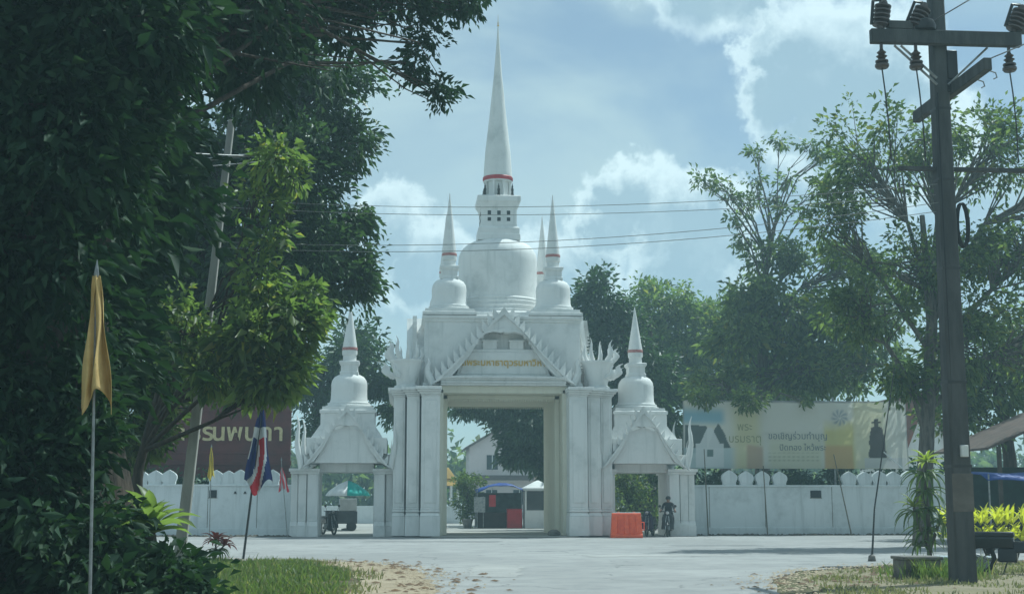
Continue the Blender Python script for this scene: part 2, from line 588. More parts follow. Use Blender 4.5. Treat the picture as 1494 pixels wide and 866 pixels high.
blades('grass', [([(-4.6, 20), (-1.0, 20), (-.85, 24), (-1.15, 27.5), (-1.9, 30.5), (-2.7, 32.4), (-4.4, 33.2), (-7, 33.6), (-6, 26)], 1.0)], 32000, .12, GRASSM, 'tufted green grass on the verge beside the sandy path', 11)
blades('dry_grass', [([(-3.6, 20), (-.55, 20), (-.35, 25), (-.7, 29), (-1.6, 31.8), (-3.0, 33.4), (-3.4, 27)], 1.0)], 4200, .12, DRYGRASSM, 'straw coloured grass thinning out towards the sandy path', 15)
blades('weeds', [([(-3.4, 20.5), (-1.3, 20.5), (-1.2, 25), (-2.0, 30), (-3.4, 32)], 1.0)], 900, .2, GRASSM, 'taller weeds standing up in the verge grass', 16)
blades('dry_grass', [([(6.2, 20), (7.2, 24.3), (8.6, 27.1), (11, 29.0), (15, 31.2), (15, 24), (12, 20)], 1.0)], 6500, .085, DRYGRASSM, 'thin straw coloured grass on the dry verge by the utility pole', 12)
blades('weeds', [([(8.9, 24.2), (10.5, 24.4), (10.9, 26.2), (9.2, 26.2)], .5), ([(9.0, 24.0), (9.9, 23.9), (10, 24.6), (9.1, 24.6)], .3)], 2600, .3, GRASSM, 'rank green weeds round the concrete planter', 13)

# ------------------------------------------------------------------ main gateway
GX, GY = 4.03, 59.4
gate = thing('gateway', 'tall white temple gateway with one great spire over its arch', 'gateway', (GX, GY, 0))


def flame_outline(h, w, lean):
    """an S-curved flame / crocket outline in x-z"""
    L = [(-w / 2, 0), (w / 2, 0), (w * .62, h * .22), (w * .55 + lean * .15, h * .42), (w * .32 + lean * .45, h * .66), (lean * .85 + w * .1, h * .86), (lean, h),
         (lean * .62, h * .84), (lean * .25 - w * .12, h * .62), (-w * .32, h * .4), (-w * .58, h * .2)]
    return L


# piers
def pier(sx):
    def X(a, b):
        return (a, b) if sx > 0 else (-b, -a)
    core = MB()
    core.box(*X(2.63, 4.38), -3.1, 3.1, 0.05, 5.6)
    p = core.build('pier', WHITE, gate, bevel=.02)
    cols = [(2.60, 3.34, 4.40), (3.41, 3.92, 4.02), (3.99, 4.45, 3.62)]
    for (a, b, d) in cols:
        for s in (-1, 1):
            m = MB()
            y0, y1 = (-d, -3.11) if s < 0 else (3.11, d)
            x0, x1 = X(a, b)
            m.box(x0, x1, y0, y1, 1.17, 5.6)
            # raised fillets on the face of each pilaster
            yf0, yf1 = (-d - .035, -d) if s < 0 else (d, d + .035)
            ww = x1 - x0
            m.box(x0 + ww * .18, x1 - ww * .18, yf0, yf1, 1.35, 5.42)
            m.build('pilaster', WHITE, p, bevel=.015)
            m = MB()
            e = .10
            yy0, yy1 = (-d - e, -3.1 + .02) if s < 0 else (3.1 - .02, d + e)
            g = .03 if s < 0 else -.03
            m.frustum(x0 - .035, x1 + .035, yy0, yy1, .045, x0 - .03, x1 + .03, yy0, yy1, .82)
            m.frustum(x0 - .03, x1 + .03, yy0, yy1, .823, x0 + .01, x1 - .01, (-d if s < 0 else yy0), (yy1 if s < 0 else d), .98)
            m.box(x0 - .02, x1 + .02, (-d - .05 if s < 0 else yy0), (yy1 if s < 0 else d + .05), .985, 1.08)
            m.box(x0 - .005, x1 + .005, (-d - .02 if s < 0 else yy0), (yy1 if s < 0 else d + .02), 1.083, 1.168)
            m.build('plinth', WHITE, p, bevel=.02)
    m = MB()
    z = 5.60
    for (e, h) in ((.03, .07), (.09, .09), (.17, .08), (.24, .12)):
        pts = []
        for (a, b, d) in cols:
            m.box(*X(a - (e * .25 if a < 2.7 else 0.0), b + e), -d - e, d + e, z + .002, z + h - .001 * cols.index((a, b, d)))
        z += h
    m.build('capital', WHITE, p, bevel=.015)
    return p


for sx in (-1, 1):
    pier(sx)
# stepped frame of the passage
for sx in (-1, 1):
    m = MB()
    x = sorted((sx * 2.44, sx * 2.628))
    m.box(x[0], x[1], -3.45, 3.45, .046, 5.93)
    x = sorted((sx * 2.24, sx * 2.438))
    m.box(x[0], x[1], -2.3, 2.3, .046, 5.78)
    m.build('jamb', BOUNCE_TINT, gate, bevel=.015)
m = MB()
m.box(-2.627, 2.627, -3.45, 3.45, 5.785, 6.08)
m.box(-2.437, 2.437, -2.3, 2.3, 5.62, 5.783)
m.build('lintel', BOUNCE_TINT, gate, bevel=.015)
m = MB()
for k in range(46):
    x = -2.2 + 4.4 * k / 45
    for y in (-2.28, 2.22):
        m.frustum(x - .012, x + .012, y, y + .06, 5.52, x - .042, x + .042, y, y + .06, 5.618)
tag(m.build('fringe', BOUNCE_TINT, gate, smooth_deg=0), 'row of small pendant teeth under the lintel', kind='stuff')
m = MB()
for i, (z0, z1, e) in enumerate(((6.082, 6.17, .0), (6.172, 6.24, .07), (6.242, 6.30, .03), (6.302, 6.36, .10), (6.362, 6.45, .16))):
    m.box(-2.56, 2.56, -3.75 - e, -3.05, z0, z1)
ent = m.build('entablature', WHITE, gate, bevel=.01)
link('entablature', ent.data, gate, rz=PI)
# cube of the upper storey
m = MB()
m.sq(0, 0, [(3.30, 5.98), (3.30, 6.2), (3.24, 6.26), (3.22, 8.72), (3.27, 8.76), (3.27, 8.84), (3.34, 8.88), (3.34, 9.0), (3.2, 9.03)])
m.build('upper_storey', WHITE, gate, bevel=.02)

# gables on the four faces
GB, GA = 6.10, 9.28        # foot and apex height
m = MB()
NL = 14


def bow(t, w0, z0, w1, z1, sag):
    return (w0 + (w1 - w0) * t - sag * math.sin(PI * t), z0 + (z1 - z0) * t)


outer = [bow(i / NL, 2.92, GB + .02, 0.0, GA, .16) for i in range(NL + 1)]
inner = [bow(i / 8, 2.12, 6.452, .98, 8.02, .10) for i in range(9)]
inner_top = [(.72, 8.20), (.40, 8.26), (.16, 8.20), (0, 8.24)]
right = outer + []
# right half of the band as quads between the two curves
band_in = inner + inner_top
def resample(pl, n):
    d = [0]
    for a, b in zip(pl, pl[1:]):
        d.append(d[-1] + math.hypot(b[0] - a[0], b[1] - a[1]))
    out = []
    for i in range(n + 1):
        s = d[-1] * i / n
        k = max(j for j in range(len(d)) if d[j] <= s + 1e-9)
        k = min(k, len(pl) - 2)
        u = (s - d[k]) / max(1e-9, d[k + 1] - d[k])
        out.append((pl[k][0] + (pl[k + 1][0] - pl[k][0]) * u, pl[k][1] + (pl[k + 1][1] - pl[k][1]) * u))
    return out


NB = 20
po, pi_ = resample(outer, NB), resample(band_in, NB)


def band(m, po, pi_, y0, y1):
    for s in (1, -1):
        for i in range(len(po) - 1):
            q = [pi_[i], po[i], po[i + 1], pi_[i + 1]]
            q = [(s * a, b) for a, b in q]
            if s < 0:
                q.reverse()
            v = [(x, y0, z) for x, z in q] + [(x, y1, z) for x, z in q]
            f = [(0, 1, 2, 3), (7, 6, 5, 4), (1, 5, 6, 2), (3, 7, 4, 0)] if s > 0 else [(0, 1, 2, 3), (7, 6, 5, 4), (0, 4, 5, 1), (2, 6, 7, 3)]
            if i == 0:
                f.append((0, 4, 5, 1) if s > 0 else (2, 6, 7, 3))
            m.add(v, f)


def lerp2(a, b, t):
    return (a[0] + (b[0] - a[0]) * t, a[1] + (b[1] - a[1]) * t)


band(m, po, pi_, -3.86, -3.225)
pm = [lerp2(a, b, .30) for a, b in zip(po, pi_)]
band(m, po, pm, -3.95, -3.861)
pm2 = [lerp2(a, b, .82) for a, b in zip(po, pi_)]
pm3 = [lerp2(a, b, .98) for a, b in zip(po, pi_)]
band(m, pm2, pm3, -3.91, -3.861)
gable_mesh = m.mesh('gable', WHITE, 30)
cm = MB()
cm.prism(flame_outline(.52, .24, .16), -.09, .09)
crocket_mesh = cm.mesh('crocket', WHITE, 0)


def curl(m, pts, r0, flat=.55, x=0, z=0, sc=1.0):
    """a flattened tapering tongue of flame along a curved line in x-z"""
    n = len(pts)
    q = MB()
    q.tube([(x + a * sc, 0, z + b * sc) for a, b in pts], [max(.006, r0 * sc * (1 - .93 * (i / (n - 1)) ** 1.3) * (1 + .25 * math.sin(PI * i / (n - 1)))) for i in range(n)], 8)
    m.add([(a, b * flat, c) for a, b, c in q.v], q.f)


TONGUE = [(0, 0), (.06, .18), (.17, .36), (.24, .54), (.22, .72), (.17, .88), (.20, 1.02), (.30, 1.16)]
fm = MB()
curl(fm, TONGUE, .15, .8, sc=1.3)
curl(fm, TONGUE, .10, .8, .16, .12, .8)
curl(fm, TONGUE, .10, .8, -.10, .0, .7)
finial_mesh = fm.mesh('corner_finial', WHITE, 60)
for k in range(4):
    g = link('gable', gable_mesh, gate, rz=PI / 2 * k)
    for s in (1, -1):
        for i in range(11):
            t = (i + 1.0) / 12.5
            a = po[int(t * NB)]
            b = po[min(NB, int(t * NB) + 1)]
            x, z = lerp2(a, b, t * NB - int(t * NB))
            o = link('crocket', crocket_mesh, g, (s * (x - .02), -3.62, z - .05), 0 if s > 0 else PI)
        o = link('corner_finial', finial_mesh, g, (s * 2.86, -3.55, GB + .0), 0 if s > 0 else PI)
        o.scale = (.8, 1, .8)
    if k == 0:
        front_gable = g
# name board with its two square blocks, gilt lettering
m = MB()
m.prism([(-1.96, 6.453), (1.96, 6.453), (1.5, 7.58), (-1.5, 7.58)], -3.50, -3.235)
m.prism([(-1.80, 6.56), (1.80, 6.56), (1.44, 7.46), (-1.44, 7.46)], -3.53, -3.502)
board = m.build('name_board', WHITE, gate, bevel=.012)
for s in (-1, 1):
    m = MB()
    m.box(min(s * .26, s * .84), max(s * .26, s * .84), -3.46, -3.24, 7.583, 7.98)
    m.box(min(s * .22, s * .88), max(s * .22, s * .88), -3.49, -3.24, 7.90, 7.978)
    m.build('block', WHITE, board, bevel=.012)


def text(body, size, loc, parent, mat, name='lettering', extr=.02, sx=1.0, rz=0, align='CENTER', bold=0.0):
    cu = bpy.data.curves.new(name, 'FONT')
    cu.body = body
    cu.size = size
    cu.extrude = extr
    cu.offset = bold
    cu.align_x = align
    cu.align_y = 'CENTER'
    cu.resolution_u = 3
    tmp = bpy.data.objects.new('tmp_text', cu)
    me = bpy.data.meshes.new_from_object(tmp)
    bpy.data.objects.remove(tmp)
    me.name = name
    me.materials.clear()
    me.materials.append(mat)
    o = link(name, me, parent, loc)
    o.rotation_euler = (PI / 2, 0, rz)
    o.scale = (sx, 1, 1)
    return o


text('วัดพระมหาธาตุวรมหาวิหาร', .37, (0, -3.545, 7.02), board, GOLD, sx=1.0, bold=.006)

# great stupa
def ringed(r0, z0, r1, z1, n, amp, pts=None):
    """ringed cone profile; pts gives (t, radius factor) control of the taper"""
    out = []
    for i in range(n):
        t = i / n
        t2 = (i + .5) / n
        if pts:
            ra, rb = np.interp(t, *pts), np.interp(t2, *pts)
        else:
            ra, rb = r0 + (r1 - r0) * t, r0 + (r1 - r0) * t2
        out += [(ra * (1 - amp), z0 + (z1 - z0) * t), (rb * (1 + amp * .3), z0 + (z1 - z0) * t2)]
    out.append((r1, z1))
    return out


m = MB()
m.sq(0, 0, [(2.35, 9.02), (2.35, 9.3), (2.2, 9.36)])
m.lathe(0, 0, [(2.12, 9.36), (2.12, 9.5), (1.98, 9.54), (2.02, 9.7), (1.9, 9.74), (1.92, 9.9), (1.84, 9.94), (1.86, 10.04), (1.78, 10.10), (1.735, 10.5), (1.72, 11.2), (1.735, 11.75), (1.72, 12.0), (1.66, 12.2),
               (1.54, 12.38), (1.36, 12.54), (1.15, 12.65), (.98, 12.70)], 56)
stupa = m.build('stupa', WHITE, gate)
m = MB()
m.sq(0, 0, [(.93, 12.66), (.93, 12.92), (.90, 12.95), (.90, 13.2), (.80, 13.30), (.80, 13.36), (.78, 13.4), (.78, 14.05), (.82, 14.1), (.82, 14.18), (.92, 14.36), (.95, 14.4), (.95, 14.62), (.88, 14.65)])
harm = m.build('harmika', WHITE, stupa, bevel=.012)
for k in range(4):
    for i in range(3):
        for z0, z1 in ((13.52, 13.68), (13.8, 13.98)):
            m = MB()
            x = (i - 1) * .42
            m.box(x - .075, x + .075, -.79, -.76, z0, z1)
            m.build('niche', DARK, stupa, rz=PI / 2 * k, smooth_deg=0)
m = MB()
m.lathe(0, 0, [(.50, 14.645), (.50, 15.44)], 32)
m.lathe(0, 0, [(.64, 15.40), (.64, 15.46), (.58, 15.462)], 32)
m.build('drum', WHITE, stupa)
for k in range(8):
    a = 2 * PI * (k + .5) / 8
    m = MB()
    m.lathe(.565 * math.cos(a), .565 * math.sin(a), [(.075, 14.65), (.06, 14.72), (.06, 15.32), (.08, 15.40)], 10)
    m.build('drum_column', WHITE, stupa)
    a = 2 * PI * k / 8
    m = MB()
    cx, cy = (.80, .80) if k % 2 else (.60, .60)
    rr = .74 * (1.15 if k % 2 else .8)
    m.lathe(rr * math.cos(a), rr * math.sin(a), [(.075, 14.652), (.07, 14.72), (.05, 14.86), (.065, 14.98), (.03, 15.05), (.042, 15.11), (.02, 15.17), (.006, 15.26)], 8)
    m.build('figurine', BRONZE, stupa)
m = MB()
m.lathe(0, 0, [(.655, 15.463), (.675, 15.5), (.675, 15.6), (.645, 15.64)], 40)
m.build('red_band', RED, stupa)
m = MB()
T = ([0, .16, .39, .665, .91, 1.0], [.645, .57, .39, .19, .06, .025])
m.lathe(0, 0, ringed(.645, 15.641, .025, 22.64, 46, .012, T), 32)
m.build('spire', WHITE, stupa)
m = MB()
m.lathe(0, 0, [(.03, 22.64), (.045, 22.68), (.02, 22.74), (.03, 22.8), (.012, 22.86), (.004, 23.2)], 8)
m.build('finial', GOLD, stupa)

# small stupas on the four corners
def small_stupa(parent, x, y, z, s, name='corner_stupa', tip=5.35):
    """built at a base height z; s scales the radii and the lower heights"""
    m = MB()
    m.sq(0, 0, [(1.12, 0), (1.12, .12), (1.02, .15), (1.02, .26)])
    m.lathe(0, 0, [(.95, .262), (.95, .34), (.86, .37), (.86, .45), (.79, .48), (.745, .6), (.73, .95), (.735, 1.2), (.70, 1.38), (.60, 1.52), (.46, 1.60), (.38, 1.62)], 32)
    b = m.build(name, WHITE, parent, (x, y, z))
    b.scale = (s, s, s)
    m = MB()
    m.sq(0, 0, [(.38, 1.60), (.38, 1.72), (.34, 1.75), (.34, 1.98), (.38, 2.03), (.41, 2.08), (.41, 2.16), (.34, 2.18)])
    m.lathe(0, 0, [(.27, 2.181), (.27, 2.4), (.31, 2.44), (.31, 2.62)], 20)
    m.build('harmika', WHITE, b, bevel=.01)
    m = MB()
    m.lathe(0, 0, [(.312, 2.621), (.318, 2.65), (.318, 2.715), (.305, 2.74)], 24)
    m.build('red_band', FADEDRED, b)
    m = MB()
    m.lathe(0, 0, ringed(.30, 2.741, .012, tip, 26, .02), 20)
    m.build('spire', WHITE, b)
    return b


cs = small_stupa(gate, -2.2, -2.25, 9.032, 1.0)
for x, y in ((2.2, -2.25), (-2.2, 2.25), (2.2, 2.25)):
    c = copy_tree(cs, gate)
    c.location = (x, y, 9.032)

# lotus bowls with curling flames on the outer piers
fl = MB()
curl(fl, TONGUE, .125, .6, sc=.82)
curl(fl, TONGUE, .08, .6, .14, .18, .5)
flame_mesh = fl.mesh('flame', WHITE, 60)
for sx in (-1, 1):
    m = MB()
    m.lathe(0, 0, [(.50, 0), (.50, .10), (.40, .16), (.42, .3), (.52, .55), (.60, .85), (.66, 1.06), (.70, 1.10), (.70, 1.17), (.6, 1.18)], 28)
    bowl = m.build('flame_bowl', WHITE, gate, (sx * 3.95, -3.2, 5.962))
    for k in range(11):
        a = 2 * PI * k / 11 + .2
        o = link('flame', flame_mesh, bowl, (.50 * math.cos(a), .50 * math.sin(a), 1.05), a)
        q = .70 + .42 * ((k * 7) % 5) / 4
        away = max(0, math.cos(a) * sx)
        o.scale = (.8 + .7 * away, 1.3, q)
        o.rotation_euler.z += .3 * math.sin(k * 5.1)
    for k in range(5):
        a = (PI if sx < 0 else 0) + (k - 2) * .5
        o = link('flame', flame_mesh, bowl, (.52 * math.cos(a), .52 * math.sin(a), .45), a)
        o.scale = (1.5, 1.1, .6 + .1 * (k % 3))
        o.rotation_euler.y = .25

# ------------------------------------------------------------------ side gateways
def side_gate(x, label):
    g = thing('side_gateway', label, 'gateway', (x, 57.5, 0), group='small gateways flanking the great one')
    for sx in (-1, 1):
        m = MB()
        X = lambda a, b: (a, b) if sx > 0 else (-b, -a)
        m.box(*X(1.10, 2.18), -1.0, 1.0, .005, 2.55)
        p = m.build('pier', WHITE, g, bevel=.015)
        for (a, b, d) in ((1.13, 1.55, 1.28), (1.60, 1.92, 1.16), (1.96, 2.22, 1.06)):
            for s in (-1, 1):
                m = MB()
                y0, y1 = (-d, -1.001) if s < 0 else (1.001, d)
                m.box(*X(a, b), y0, y1, .62, 2.5)
                m.build('pilaster', WHITE, p, bevel=.012)
                m = MB()
                y0, y1 = (-d - .08, -.98) if s < 0 else (.98, d + .08)
                a2, b2 = X(a - .02, b + .02)
                m.frustum(a2 - .01, b2 + .01, y0, y1, .006, a2, b2, y0, y1, .42)
                m.frustum(a2, b2, y0, y1, .422, a2 + .02, b2 - .02, y0 + (.08 if s < 0 else 0), y1 - (0 if s < 0 else .08), .618)
                m.build('plinth', WHITE, p, bevel=.012)
        m = MB()
        m.box(*X(1.08, 2.24), -1.32, 1.32, 2.502, 2.60)
        m.box(*X(1.05, 2.30), -1.40, 1.40, 2.602, 2.72)
        m.build('capital', WHITE, p, bevel=.012)
    m = MB()
    m.box(-1.098, 1.098, -.95, .95, 2.58, 2.93)
    m.box(-1.85, 1.85, -1.15, 1.15, 2.932, 3.3)
    m.box(-1.62, 1.62, -1.62, 1.62, 3.302, 3.95)
    m.sq(0, 0, [(1.45, 3.95), (1.1, 4.5), (1.1, 4.98)])
    m.build('upper_storey', WHITE, g, bevel=.015)
    # gables, scaled from the great one
    mm = MB()
    po2 = [(a * .60, 2.72 + (b - GB) * .80) for a, b in po]
    pi2 = [(a * .60, 2.72 + (b - GB) * .80) for a, b in pi_]
    band(mm, po2, pi2, -1.86, -1.50)
    band(mm, po2, [lerp2(a, b, .35) for a, b in zip(po2, pi2)], -1.93, -1.861)
    # closed pediment field
    fld = [(-1.25, 2.94), (1.25, 2.94), (.62, 4.2), (0, 4.42), (-.62, 4.2)]
    mm.prism(fld, -1.66, -1.48)
    gm = mm.mesh('gable', WHITE, 30)
    for k in (0, 2):
        gb = link('gable', gm, g, rz=PI / 2 * k)
        for s in (1, -1):
            for i in range(8):
                t = (i + .8) / 9.2
                a = po2[int(t * NB)]
                b = po2[min(NB, int(t * NB) + 1)]
                xx, z = lerp2(a, b, t * NB - int(t * NB))
                o = link('crocket', crocket_mesh, gb, (s * (xx - .02), -1.70, z - .04), 0 if s > 0 else PI)
                o.scale = (.75, .8, .72)
            o = link('corner_finial', finial_mesh, gb, (s * 1.78, -1.70, 2.73), 0 if s > 0 else PI)
            o.scale = (.62, 1.1, 1.42)
    small_stupa(g, 0, 0, 4.98, 1.02, 'stupa', tip=4.55)
    return g


side_gate(-2.30, 'small white side gateway next to the maroon lettered sign')
side_gate(9.78, 'small white side gateway next to the long printed banner')

# ------------------------------------------------------------------ boundary walls
def merlon_outline(w, h):
    L = [(-w * .42, 0), (w * .42, 0), (w * .42, h * .18), (w * .5, h * .40), (w * .5, h * .60), (w * .40, h * .75), (w * .2, h * .89), (0, h)]
    return L + [(-a, b) for a, b in reversed(L[2:-1])]


mm = MB()
mm.prism(merlon_outline(.64, .60), -.13, .13)
mm.prism(merlon_outline(.46, .46), -.16, .16)
merlon_mesh = mm.mesh('merlon', WALLW, 0)


def wall(x0, x1, y, xs, plaques, seams, label):
    m = MB()
    m.box(x0, x1, y - .15, y + .15, 0.0, 2.02)
    o = m.build('boundary_wall', WALLW, bevel=.01)
    tag(o, label, 'wall', 'boundary walls beside the gateway', 'thing')
    m = MB()
    m.box(x0, x1, y - .20, y + .20, 2.022, 2.10)
    m.build('coping', WALLW, o, bevel=.01)
    m = MB()
    m.box(x0, x1, y - .21, y - .152, 0.0, .32)
    m.build('skirting', WALLW, o, bevel=.01)
    for x in xs:
        q = link('merlon', merlon_mesh, o, (x, y, 2.095))
        q.scale = (random.uniform(.96, 1.04), 1, random.uniform(.95, 1.05))
        q.rotation_euler.y = random.uniform(-.02, .02)
    for (px, pz, w, h) in plaques:
        m = MB()
        m.box(px - w / 2, px + w / 2, y - .19, y - .151, pz - h / 2, pz + h / 2)
        pq = m.build('vent_panel', DARK, o, smooth_deg=0)
        m = MB()
        m.box(px - w / 2 - .03, px + w / 2 + .03, y - .175, y - .1505, pz - h / 2 - .03, pz - h / 2)
        m.build('sill', CONC, pq, smooth_deg=0)
    for sx in seams:
        m = MB()
        m.box(sx - .012, sx + .012, y - .156, y - .1505, .33, 2.02)
        m.build('seam', CONC, o, smooth_deg=0)
    return o


wall(-34, -4.53, 57.9, [-10.17, -9.61, -7.71, -7.2, -6.72, -6.3, -5.85, -5.4] + [-10.75 - .58 * k for k in range(16)], [(-7.80, 1.72, .30, .30), (-6.9, 1.78, .07, .07), (-6.5, 1.78, .07, .07), (-6.1, 1.78, .07, .07)], [-8.0, -6.0],
     'white battlemented wall below the maroon lettered sign')
wall(12.01, 36, 57.9, [13.80, 14.52, 15.24, 15.98, 19.0, 19.68, 20.32, 20.95, 21.6, 22.25, 22.9] + [23.55 + .65 * k for k in range(16)], [(17.5, 1.72, .46, .30)], [12.9, 15.3, 18.2, 21.5],
     'white battlemented wall below the long printed banner')

# ------------------------------------------------------------------ maroon sign and printed banner
sg = thing('lettered_sign', 'maroon sign board with raised pale gold lettering behind the white wall', 'sign', (-8.0, 60.2, 0))
m = MB()
m.box(-3.15, 3.12, -.10, .10, 2.5, 5.86)
sgb = m.build('board', MAROON, sg, bevel=.01)
for z0, z1, e in ((5.60, 5.95, .16), (5.22, 5.30, .13), (3.42, 3.50, .13), (2.95, 3.14, .15), (2.42, 2.60, .16)):
    m = MB()
    m.box(-3.2, 3.17, -e, -.102, z0, z1)
    m.build('moulding', MAROON, sgb, bevel=.01)
for x in (-2.9, 0, 2.9):
    m = MB()
    m.box(x - .12, x + .12, .102, .34, 0.0, 5.7)
    m.build('post', CONC, sg, bevel=.01)
for ch, x, sc in (('ช', -2.78, 1), ('้', -2.52, 1), ('บ', -2.1, 1), ('า', -1.55, 1), ('ร', -.95, 1), ('ร', -.42, 1), ('น', .05, 1), ('พ', .72, 1), ('น', 1.42, 1), ('ท', 2.05, 1), ('า', 2.62, 1)):
    text(ch, 1.02, (x, -.13, 4.32), sg, PALEGOLD, 'letter', .03, 1.0, bold=.018)

bn = thing('printed_banner', 'long faded printed banner stretched on posts above the wall', 'banner', (17.1, 59.0, 0))


def sm(a, b, x):
    t = min(1, max(0, (x - a) / (b - a)))
    return t * t * (3 - 2 * t)


def banner_colour(u, v):
    """printed picture: u 0..1 across, v 0..1 up; colours are ink on vinyl"""
    c = np.array([.70, .69, .62])
    def mixin(col, f):
        nonlocal c
        c = c * (1 - f) + np.array(col) * f
    wob = .02 * math.sin(u * 40) + .02 * math.sin(v * 23 + u * 11)
    mixin((.66, .62, .36), .8 * sm(.19, .26, u) * (1 - sm(.31, .37, u)))                       # pale olive band
    mixin((.50, .36, .26), .8 * sm(.27, .29, u) * (1 - sm(.345, .36, u)) * (1 - sm(.28, .36, v + wob)))   # brown foot of it
    mixin((.62, .62, .42), .6 * sm(.36, .40, u) * (1 - sm(.6, .63, u)) * (1 - sm(.3, .6, v)))
    mixin((.64, .58, .20), .85 * sm(.615, .64, u) * (1 - sm(.75, .78, u)) * (1 - sm(.55, .75, v + wob)))  # yellow panel
    mixin((.60, .38, .18), .75 * sm(.62, .63, u) * (1 - sm(.745, .76, u)) * (1 - sm(.30, .38, v)))
    mixin((.70, .66, .42), .7 * sm(.75, .77, u) * (1 - sm(.88, .92, u)))
    # sky, hill, chapel
    if u < .20:
        mixin((.16, .40, .55), .75 * sm(.60, .72, v) * (1 - sm(.78, .95, v)) * (1 - sm(.16, .20, u)))
    hill = .62 if u < .105 else (.68 - abs(u - .155) * 7.0 if u > .115 else .3)
    if .008 < u < .235 and v < hill + wob * .6:
        lo = .22 if u < .10 else .30
        if v > lo:
            mixin((.055, .085, .09), .92)
    if u < .24 and v <= .30:
        mixin((.50, .60, .62), .8 * (1 - sm(.2, .24, u)))
    d = abs(u - .118)
    if v < .60 and d < .010 + max(0, (.60 - v)) * .14 and v > .36 or (.36 >= v > .02 and d < .062):
        mixin((.74, .76, .76), .9)
    if abs(u - .118) < .013 and .17 < v < .27:
        mixin((.10, .17, .16), .9)
    if .375 < u < .60 and (.115 < v < .135 or .165 < v < .180 or .225 < v < .24):
        mixin((.34, .36, .24), .55 * (.6 + .4 * math.sin(u * 300)))
    if v > .985 or u > .995 or u < .004:
        mixin((.25, .26, .26), .7)
    # round emblem
    e = math.hypot((u - .70) * 3.35, v - .76)
    if e < .15:
        a = math.atan2(v - .76, (u - .70) * 3.35)
        mixin((.22, .27, .33), .8 * (1 - sm(.09, .15, e)) * (.55 + .45 * math.sin(a * 9 + e * 30)))
    # seated dark statue in a hat
    du = (u - .862) * 3.35
    body_w = np.interp(v, [.17, .22, .30, .40, .52, .60, .63], [.13, .14, .115, .12, .10, .085, .03])
    if .16 < v < .63 and abs(du) < body_w or .62 <= v < .74 and abs(du) < .035 or .675 < v < .70 and abs(du) < .075:
        mixin((.055, .05, .055), .95)
    if .80 < u < .99 and .0 < v < .16:
        mixin((.60, .60, .60), .8)
    return c


NU, NV = 260, 78
m = MB()
cols = []
for j in range(NV + 1):
    for i in range(NU + 1):
        u, v = i / NU, j / NV
        sag = -.05 * math.sin(PI * u) * v * v - .02 * abs(math.sin(u * PI * 9)) * v
        y = .035 * math.sin(u * 19 + v * 2) * math.sin(v * PI) + .02 * math.sin(u * 7 + v * 5) + .012 * math.sin(u * 61 + 9 * v) * v + .01 * math.sin(u * 33 - 14 * v)
        xx = -5.0 + 9.95 * u + (1 - v) * (.06 if u > .5 else -.03) * (2 * abs(u - .5))
        m.v.append((xx, y, 2.82 + 2.98 * v + sag))
        cols.append(banner_colour(u, v))
for j in range(NV):
    for i in range(NU):
        a = j * (NU + 1) + i
        m.f.append((a, a + 1, a + NU + 2, a + NU + 1))
        m.m.append(0)
bm_, bt, bp_ = new_mat('banner_print')
ca = nd(bt, 'ShaderNodeVertexColor', layer_name='print')
bt.links.new(ca.outputs[0], bp_.inputs['Base Color'])
bp_.inputs['Roughness'].default_value = .6
btr = nd(bt, 'ShaderNodeBsdfTranslucent')
bt.links.new(ca.outputs[0], btr.inputs['Color'])
bmx = nd(bt, 'ShaderNodeMixShader')
bmx.inputs[0].default_value = .38
bt.links.new(bp_.outputs[0], bmx.inputs[1])
bt.links.new(btr.outputs[0], bmx.inputs[2])
bt.links.new(bmx.outputs[0], bt.nodes['Material Output'].inputs['Surface'])
sheet_o = m.build('printed_sheet', bm_, bn, smooth_deg=60)
at = sheet_o.data.color_attributes.new('print', 'FLOAT_COLOR', 'POINT')
at.data.foreach_set('color', np.concatenate([np.array(cols), np.ones((len(cols), 1))], 1).astype(np.float32).ravel())
INK = surf('grey_ink', (.16, .19, .20), (.20, .23, .24), .7)
INKB = surf('olive_ink', (.30, .30, .16), (.36, .36, .2), .7)
text('ขอเชิญร่วมทำบุญ', .40, (.05, -.062, 4.22), bn, INK, extr=.001, sx=.95)
text('ปิดทอง ไหว้พระ', .36, (.25, -.062, 3.72), bn, INK, extr=.001, sx=.95)
text('พระ', .5, (-2.3, -.062, 4.62), bn, INKB, extr=.001, sx=.9)
text('บรมธาตุ', .5, (-2.3, -.062, 4.10), bn, INKB, extr=.001, sx=.9)
for z in (2.86, 4.3, 5.76):
    m = MB()
    m.tube([(-5.0, .09, z), (4.95, .09, z)], .025, 6)
    m.build('frame_rail', STEEL, bn)
for x in (-4.9, -1.6, 1.72, 4.85):
    m = MB()
    m.tube([(x, .16, 0), (x, .16, 5.95)], .05, 8)
    m.build('post', STEEL, bn)
m = MB()
m.tube([(3.85, -.10, 3.55), (4.75, -.14, 2.75)], .03, 6)
m.build('brace', WHITECANVAS, bn)
# slim bamboo poles leaning on the wall in front of the banner
BAMBOO = surf('bamboo', (.16, .14, .10), (.10, .09, .07), .7, 6)
for k, (a, b, lab) in enumerate((((12.75, 57.4, 0), (12.68, 57.55, 3.6), 'thin bare pole against the wall next to the small gateway'),
                                 ((15.25, 57.3, 0), (15.22, 57.6, 2.9), 'thin bare pole against the wall below the banner lettering'),
                                 ((18.75, 57.0, 0), (18.28, 57.55, 3.4), 'thin leaning pole against the wall below the yellow printed panel'))):
    m = MB()
    m.tube([a, b], [.03, .02], 6)
    tag(m.build('bare_pole', BAMBOO), lab, 'pole', 'bare poles along the wall')

